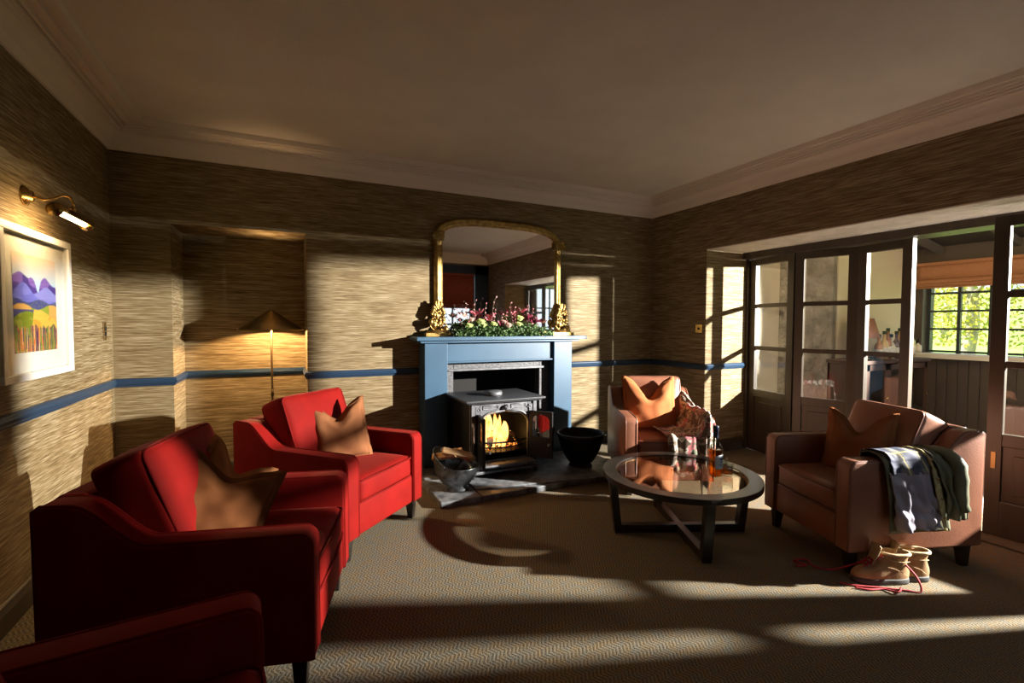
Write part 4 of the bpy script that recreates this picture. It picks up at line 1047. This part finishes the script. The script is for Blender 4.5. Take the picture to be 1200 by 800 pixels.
# ------------------------------------------------------------------ blinds
def blind(name, p0, p1, z0, z1, m, lab, out, folds=3):
    p0 = Vector((*p0, 0)); p1 = Vector((*p1, 0)); o_ = Vector((*out, 0)); b = MB()
    pr2 = [(0, z1), (.004, z0+.10), (.030, z0+.085), (.036, z0+.055), (.012, z0+.06), (.034, z0+.05), (.042, z0+.02), (.014, z0+.03), (.036, z0+.012), (.044, z0-.006), (.02, z0)]
    def fn(u, v):
        i = min(int(u*(len(pr2)-1)), len(pr2)-2); f = u*(len(pr2)-1)-i; a = pr2[i][0]+(pr2[i+1][0]-pr2[i][0])*f; z = pr2[i][1]+(pr2[i+1][1]-pr2[i][1])*f
        q = p0+(p1-p0)*v+o_*(a+.003*math.sin(v*20)); return (q.x, q.y, z)
    b.grid(fn, 30, 30); o = b.build(name, m, None, recalc=False, solid=.004); tag(o, lab, 'blind')
    b = MB(); b.bar(p0+o_*.01+Vector((0, 0, z1)), p1+o_*.01+Vector((0, 0, z1)), .03, .03); b.build('headrail', m, o); return o
M['blindtan'] = noisy(mat('tan_blind', (.40, .19, .10), .85), (.36, .17, .09), (.41, .20, .11), (60, 60, 60))
M['blindred'] = noisy(mat('rust_blind', (.30, .06, .03), .85), (.26, .05, .025), (.34, .075, .04), (20, 20, 60))
blind('roman_blind', (CX-.05, -1.345), (CX-.05, -3.33), 1.70, 1.96, M['blindtan'], 'tan roman blind half lowered over the garden room window', (-1, 0))
blind('roman_blind', (RX0-.04, YR+.035), (RX1-.02, YR+.035), 1.60, 2.27, M['blindred'], 'rust red roman blind on the window reflected in the mirror', (0, 1))

# ------------------------------------------------------------------ garden room furniture
cb = empty('drinks_cabinet', (6.52, -1.46, CF)); tag(cb, 'dark cabinet with glazed doors in the garden room, bottles on top', 'cabinet')
b = MB(); b.box(-.57, .57, -.17, -.0, .0, .06); b.box(-.57, -.54, -.17, .15, 0, .93); b.box(.54, .57, -.17, .15, 0, .93); b.box(-.57, .57, .13, .15, 0, .93); b.box(-.57, .57, -.16, .15, .45, .465); b.box(-.57, .57, -.17, .15, 0, .05); b.build('carcass', M['cabwood'], cb)
b = MB(); b.box(-.59, .59, -.20, .155, .93, .965); b.build('top', M['cabwood'], cb, bevel=.004)
for k in range(3):
    x0 = -.54+.36*k; b = MB(); x1 = x0+.358
    b.box(x0, x0+.05, -.19, -.17, .06, .925); b.box(x1-.05, x1, -.19, -.17, .06, .925); b.box(x0, x1, -.19, -.17, .06, .12); b.box(x0, x1, -.19, -.17, .87, .925); d = b.build('door', M['cabwood'], cb)
    b = MB(); b.box(x0+.05, x1-.05, -.182, -.179, .12, .87); b.build('glass', M['glass'], d)
    b = MB(); b.ball((x1-.025, -.20, .6), .012, n=6); b.build('door_knob', M['brass'], d)
GB = 'bottles on the garden room cabinet'
cols = [(.55, .25, .05), (.7, .5, .2), (.35, .12, .03), (.6, .55, .4), (.12, .06, .03), (.65, .35, .08), (.3, .3, .2), (.5, .2, .04), (.7, .6, .35)]
proto = None
for k in range(9):
    m = mat('bottle_tint_%d' % k, cols[k], .2, 0, Coat_Weight=.5)
    b = MB(); h = .22+.03*((k*7) % 3); r = .036
    b.lathe([(.0001, 0), (r, 0), (r, h*.6), (r*.8, h*.68), (.013, h*.78), (.013, h), (.0001, h)], n=16)
    o = b.build('spirit_bottle', m); o.location = (6.36+.072*k+.012*((k*5) % 3), -1.50+.05*((k*3) % 3-1), CF+.966)
    b = MB(); b.lathe([(.0001, h-.004), (.0165, h-.004), (.0165, h+.026), (.0001, h+.026)], n=12); b.build('cap', M['black'], o)
    b = MB(); b.lathe([(r+.0006, h*.15), (r+.0006, h*.45)], n=16); b.build('label_paper', M['white'], o)
    tag(o, ('amber bottle at the left end of the row', 'straw gold bottle second along the row', 'dark brown bottle third along the row', 'cream coloured bottle fourth along the row', 'nearly black bottle in the middle of the row', 'orange gold bottle right of the nearly black one', 'grey green bottle third from the right end', 'red brown bottle second from the right end', 'pale gold bottle at the right end of the row')[k]+' on the garden room cabinet', 'bottle', GB)
tl = empty('table_lamp', (6.20, -1.50, CF+.966)); tag(tl, 'small table lamp with a tapered brown shade on the garden room cabinet', 'lamp')
b = MB(); b.lathe([(.0001, 0), (.05, 0), (.05, .012), (.02, .03), (.035, .10), (.012, .16), (.008, .24), (.0001, .24)], n=20); b.build('base', M['brass'], tl)
b = MB(); b.lathe([(.13, .21), (.075, .40)], n=24); b.build('lamp_shade', mat('brown_shade', (.34, .17, .12), .8), tl, solid=.003)
def smallbottle(loc, lab, c, nm='soap_bottle'):
    b = MB(); b.lathe([(.0001, 0), (.033, 0), (.033, .075), (.02, .09), (.010, .098), (.010, .11), (.0001, .11)], n=20); o = b.build(nm, mat('bottle_'+nm, c, .3)); o.location = loc
    b = MB(); b.lathe([(.0001, .108), (.013, .108), (.013, .15), (.0001, .15)], n=12); b.build('cap', M['black'], o); tag(o, lab, 'bottle')
smallbottle((CX-.07, -1.40, WZ0), 'small white bottle with a black top at the left end of the window sill', (.75, .72, .65))
o = empty('desk_lamp', (CX-.06, -2.32, WZ0)); tag(o, 'small brass ornament on the sill behind the right-hand door', 'ornament')
b = MB(); b.lathe([(.0001, 0), (.05, 0), (.05, .01), (.012, .02), (.012, .10), (.045, .13), (.045, .20), (.0001, .20)], n=20); b.build('body', M['brass'], o); o.name = 'brass_ornament'

# ------------------------------------------------------------------ garden seen through the window
b = MB(); b.grid(lambda u, v: (CX+.3+60*u, -45+75*v, -.3+.10*60*u*u*.9+.3*math.sin(v*20)*u), 30, 30); struct(b.build('ground', M['lawn'], None, recalc=False))
rnd = random.Random(4)
def tree(x, y, h, r, lab, seed, tr=.16):
    rr = random.Random(seed); z0 = -.3+.09*(x-CX-.3)**2/60; root = empty('tree', (x, y, z0)); tag(root, lab, 'tree', 'trees on the lawn')
    b = MB(); b.tube([(.1*math.sin(k), .08*math.cos(k*1.3), h*k/6) for k in range(7)], [tr*(1-.11*k) for k in range(7)], 8)
    for k in range(7):
        a = rr.uniform(0, 6.3); z = h*rr.uniform(.25, .8); b.tube([(0, 0, z), (r*.5*math.cos(a), r*.5*math.sin(a), z+h*.15), (r*.8*math.cos(a), r*.8*math.sin(a), z+h*.16)], [.05, .035, .015], 5)
    b.build('trunk', M['bark'], root)
    b = MB()
    for k in range(3200):
        a = rr.uniform(0, 6.3); q = r*math.sqrt(rr.random()); z = h*rr.uniform(.22, 1.05); s = rr.uniform(.03, .07)
        c = Vector((q*math.cos(a), q*math.sin(a), z)); u1 = Vector((rr.uniform(-1, 1), rr.uniform(-1, 1), rr.uniform(-1, 1))).normalized()*s; u2 = u1.cross(Vector((rr.uniform(-1, 1), rr.uniform(-1, 1), rr.uniform(-1, 1)))).normalized()*s
        b.add([c-u1, c+u2*.6, c+u1, c-u2*.6], [(0, 1, 2, 3)])
    b.build('crown', M['leafy'], root, recalc=False)
for i, (x, y, h, r, lab) in enumerate(((15.5, 1.2, 4.6, 1.0, 'slim pale-barked tree at the left of the garden window'), (19, 3.9, 6, 1.4, 'yellowing tree left of centre beyond the garden window'), (17.5, -.2, 5, .9, 'pale-barked tree in the middle of the garden window'), (24, 1.6, 7, 2.2, 'broad yellow green tree far behind the garden window'), (21, -2.3, 6, 1.6, 'leafy tree at the right of the garden window'), (18, -5, 6, 2.0, 'leafy tree glimpsed through the right-hand door glass'), (29, 7, 8, 3.2, 'tall leafy tree far back on the left of the garden'), (29, -5.5, 8, 3.2, 'tall leafy tree far back on the right of the garden'))):
    tree(x, y, h, r, lab, i+2)

# ------------------------------------------------------------------ light
wd = bpy.data.worlds.new('world'); SC.world = wd; wd.use_nodes = True
bg = wd.node_tree.nodes['Background']; bg.inputs[0].default_value = (.80, .90, 1, 1); bg.inputs[1].default_value = 1.8
def light(kind, loc, energy, col, **k):
    l = bpy.data.lights.new(kind.lower()+'_light', kind); l.energy = energy; l.color = col
    for a, v in k.items(): setattr(l, a, v)
    o = bpy.data.objects.new(l.name, l); COL.objects.link(o); o.location = loc; return o
# low warm light entering through the glazed doors from the garden room side
S = Vector((7.38, -4.60, 2.05))
key = light('SPOT', S, 8400, (1, .94, .85), spot_size=math.radians(76), spot_blend=.10, shadow_soft_size=.045)
key.rotation_euler = (Vector((2.13, -1.69, 1.15))-S).to_track_quat('-Z', 'Y').to_euler()
a = light('AREA', (.17, -1.205, 1.785), 3.2, (1, .66, .32), shape='RECTANGLE', size=.32, size_y=.02)
a.rotation_euler = (Vector((-.6, 0, -1))).to_track_quat('-Z', 'Y').to_euler(); a.rotation_euler = (0, math.radians(33), 0)
a.rotation_euler = (Matrix(((0, 0, 1), (1, 0, 0), (0, 1, 0)))).to_euler()
z = Vector((.62, 0, .78)).normalized(); x = Vector((0, 1, 0)); y = z.cross(x); a.matrix_world = Matrix(((x.x, y.x, z.x, .163), (x.y, y.y, z.y, -1.205), (x.z, y.z, z.z, 1.779), (0, 0, 0, 1)))
light('POINT', (SX-.03, SY+.10, SZ+.33), 12, (1, .42, .10), shadow_soft_size=.06)
sun = light('SUN', (20, 0, 10), 20.0, (1, .93, .8), angle=.02); sun.rotation_euler = (Vector((.35, -.6, -.75))).to_track_quat('-Z', 'Y').to_euler()

vs_ = SC.view_settings; vs_.view_transform = 'Standard'; vs_.look = 'None'; vs_.gamma = 1; vs_.exposure = 0.0; vs_.use_curve_mapping = False
SC.cycles.use_denoising = True
SC.cycles.max_bounces = 10; SC.cycles.transparent_max_bounces = 24; SC.cycles.sample_clamp_indirect = 6; SC.cycles.caustics_reflective = False; SC.cycles.caustics_refractive = False
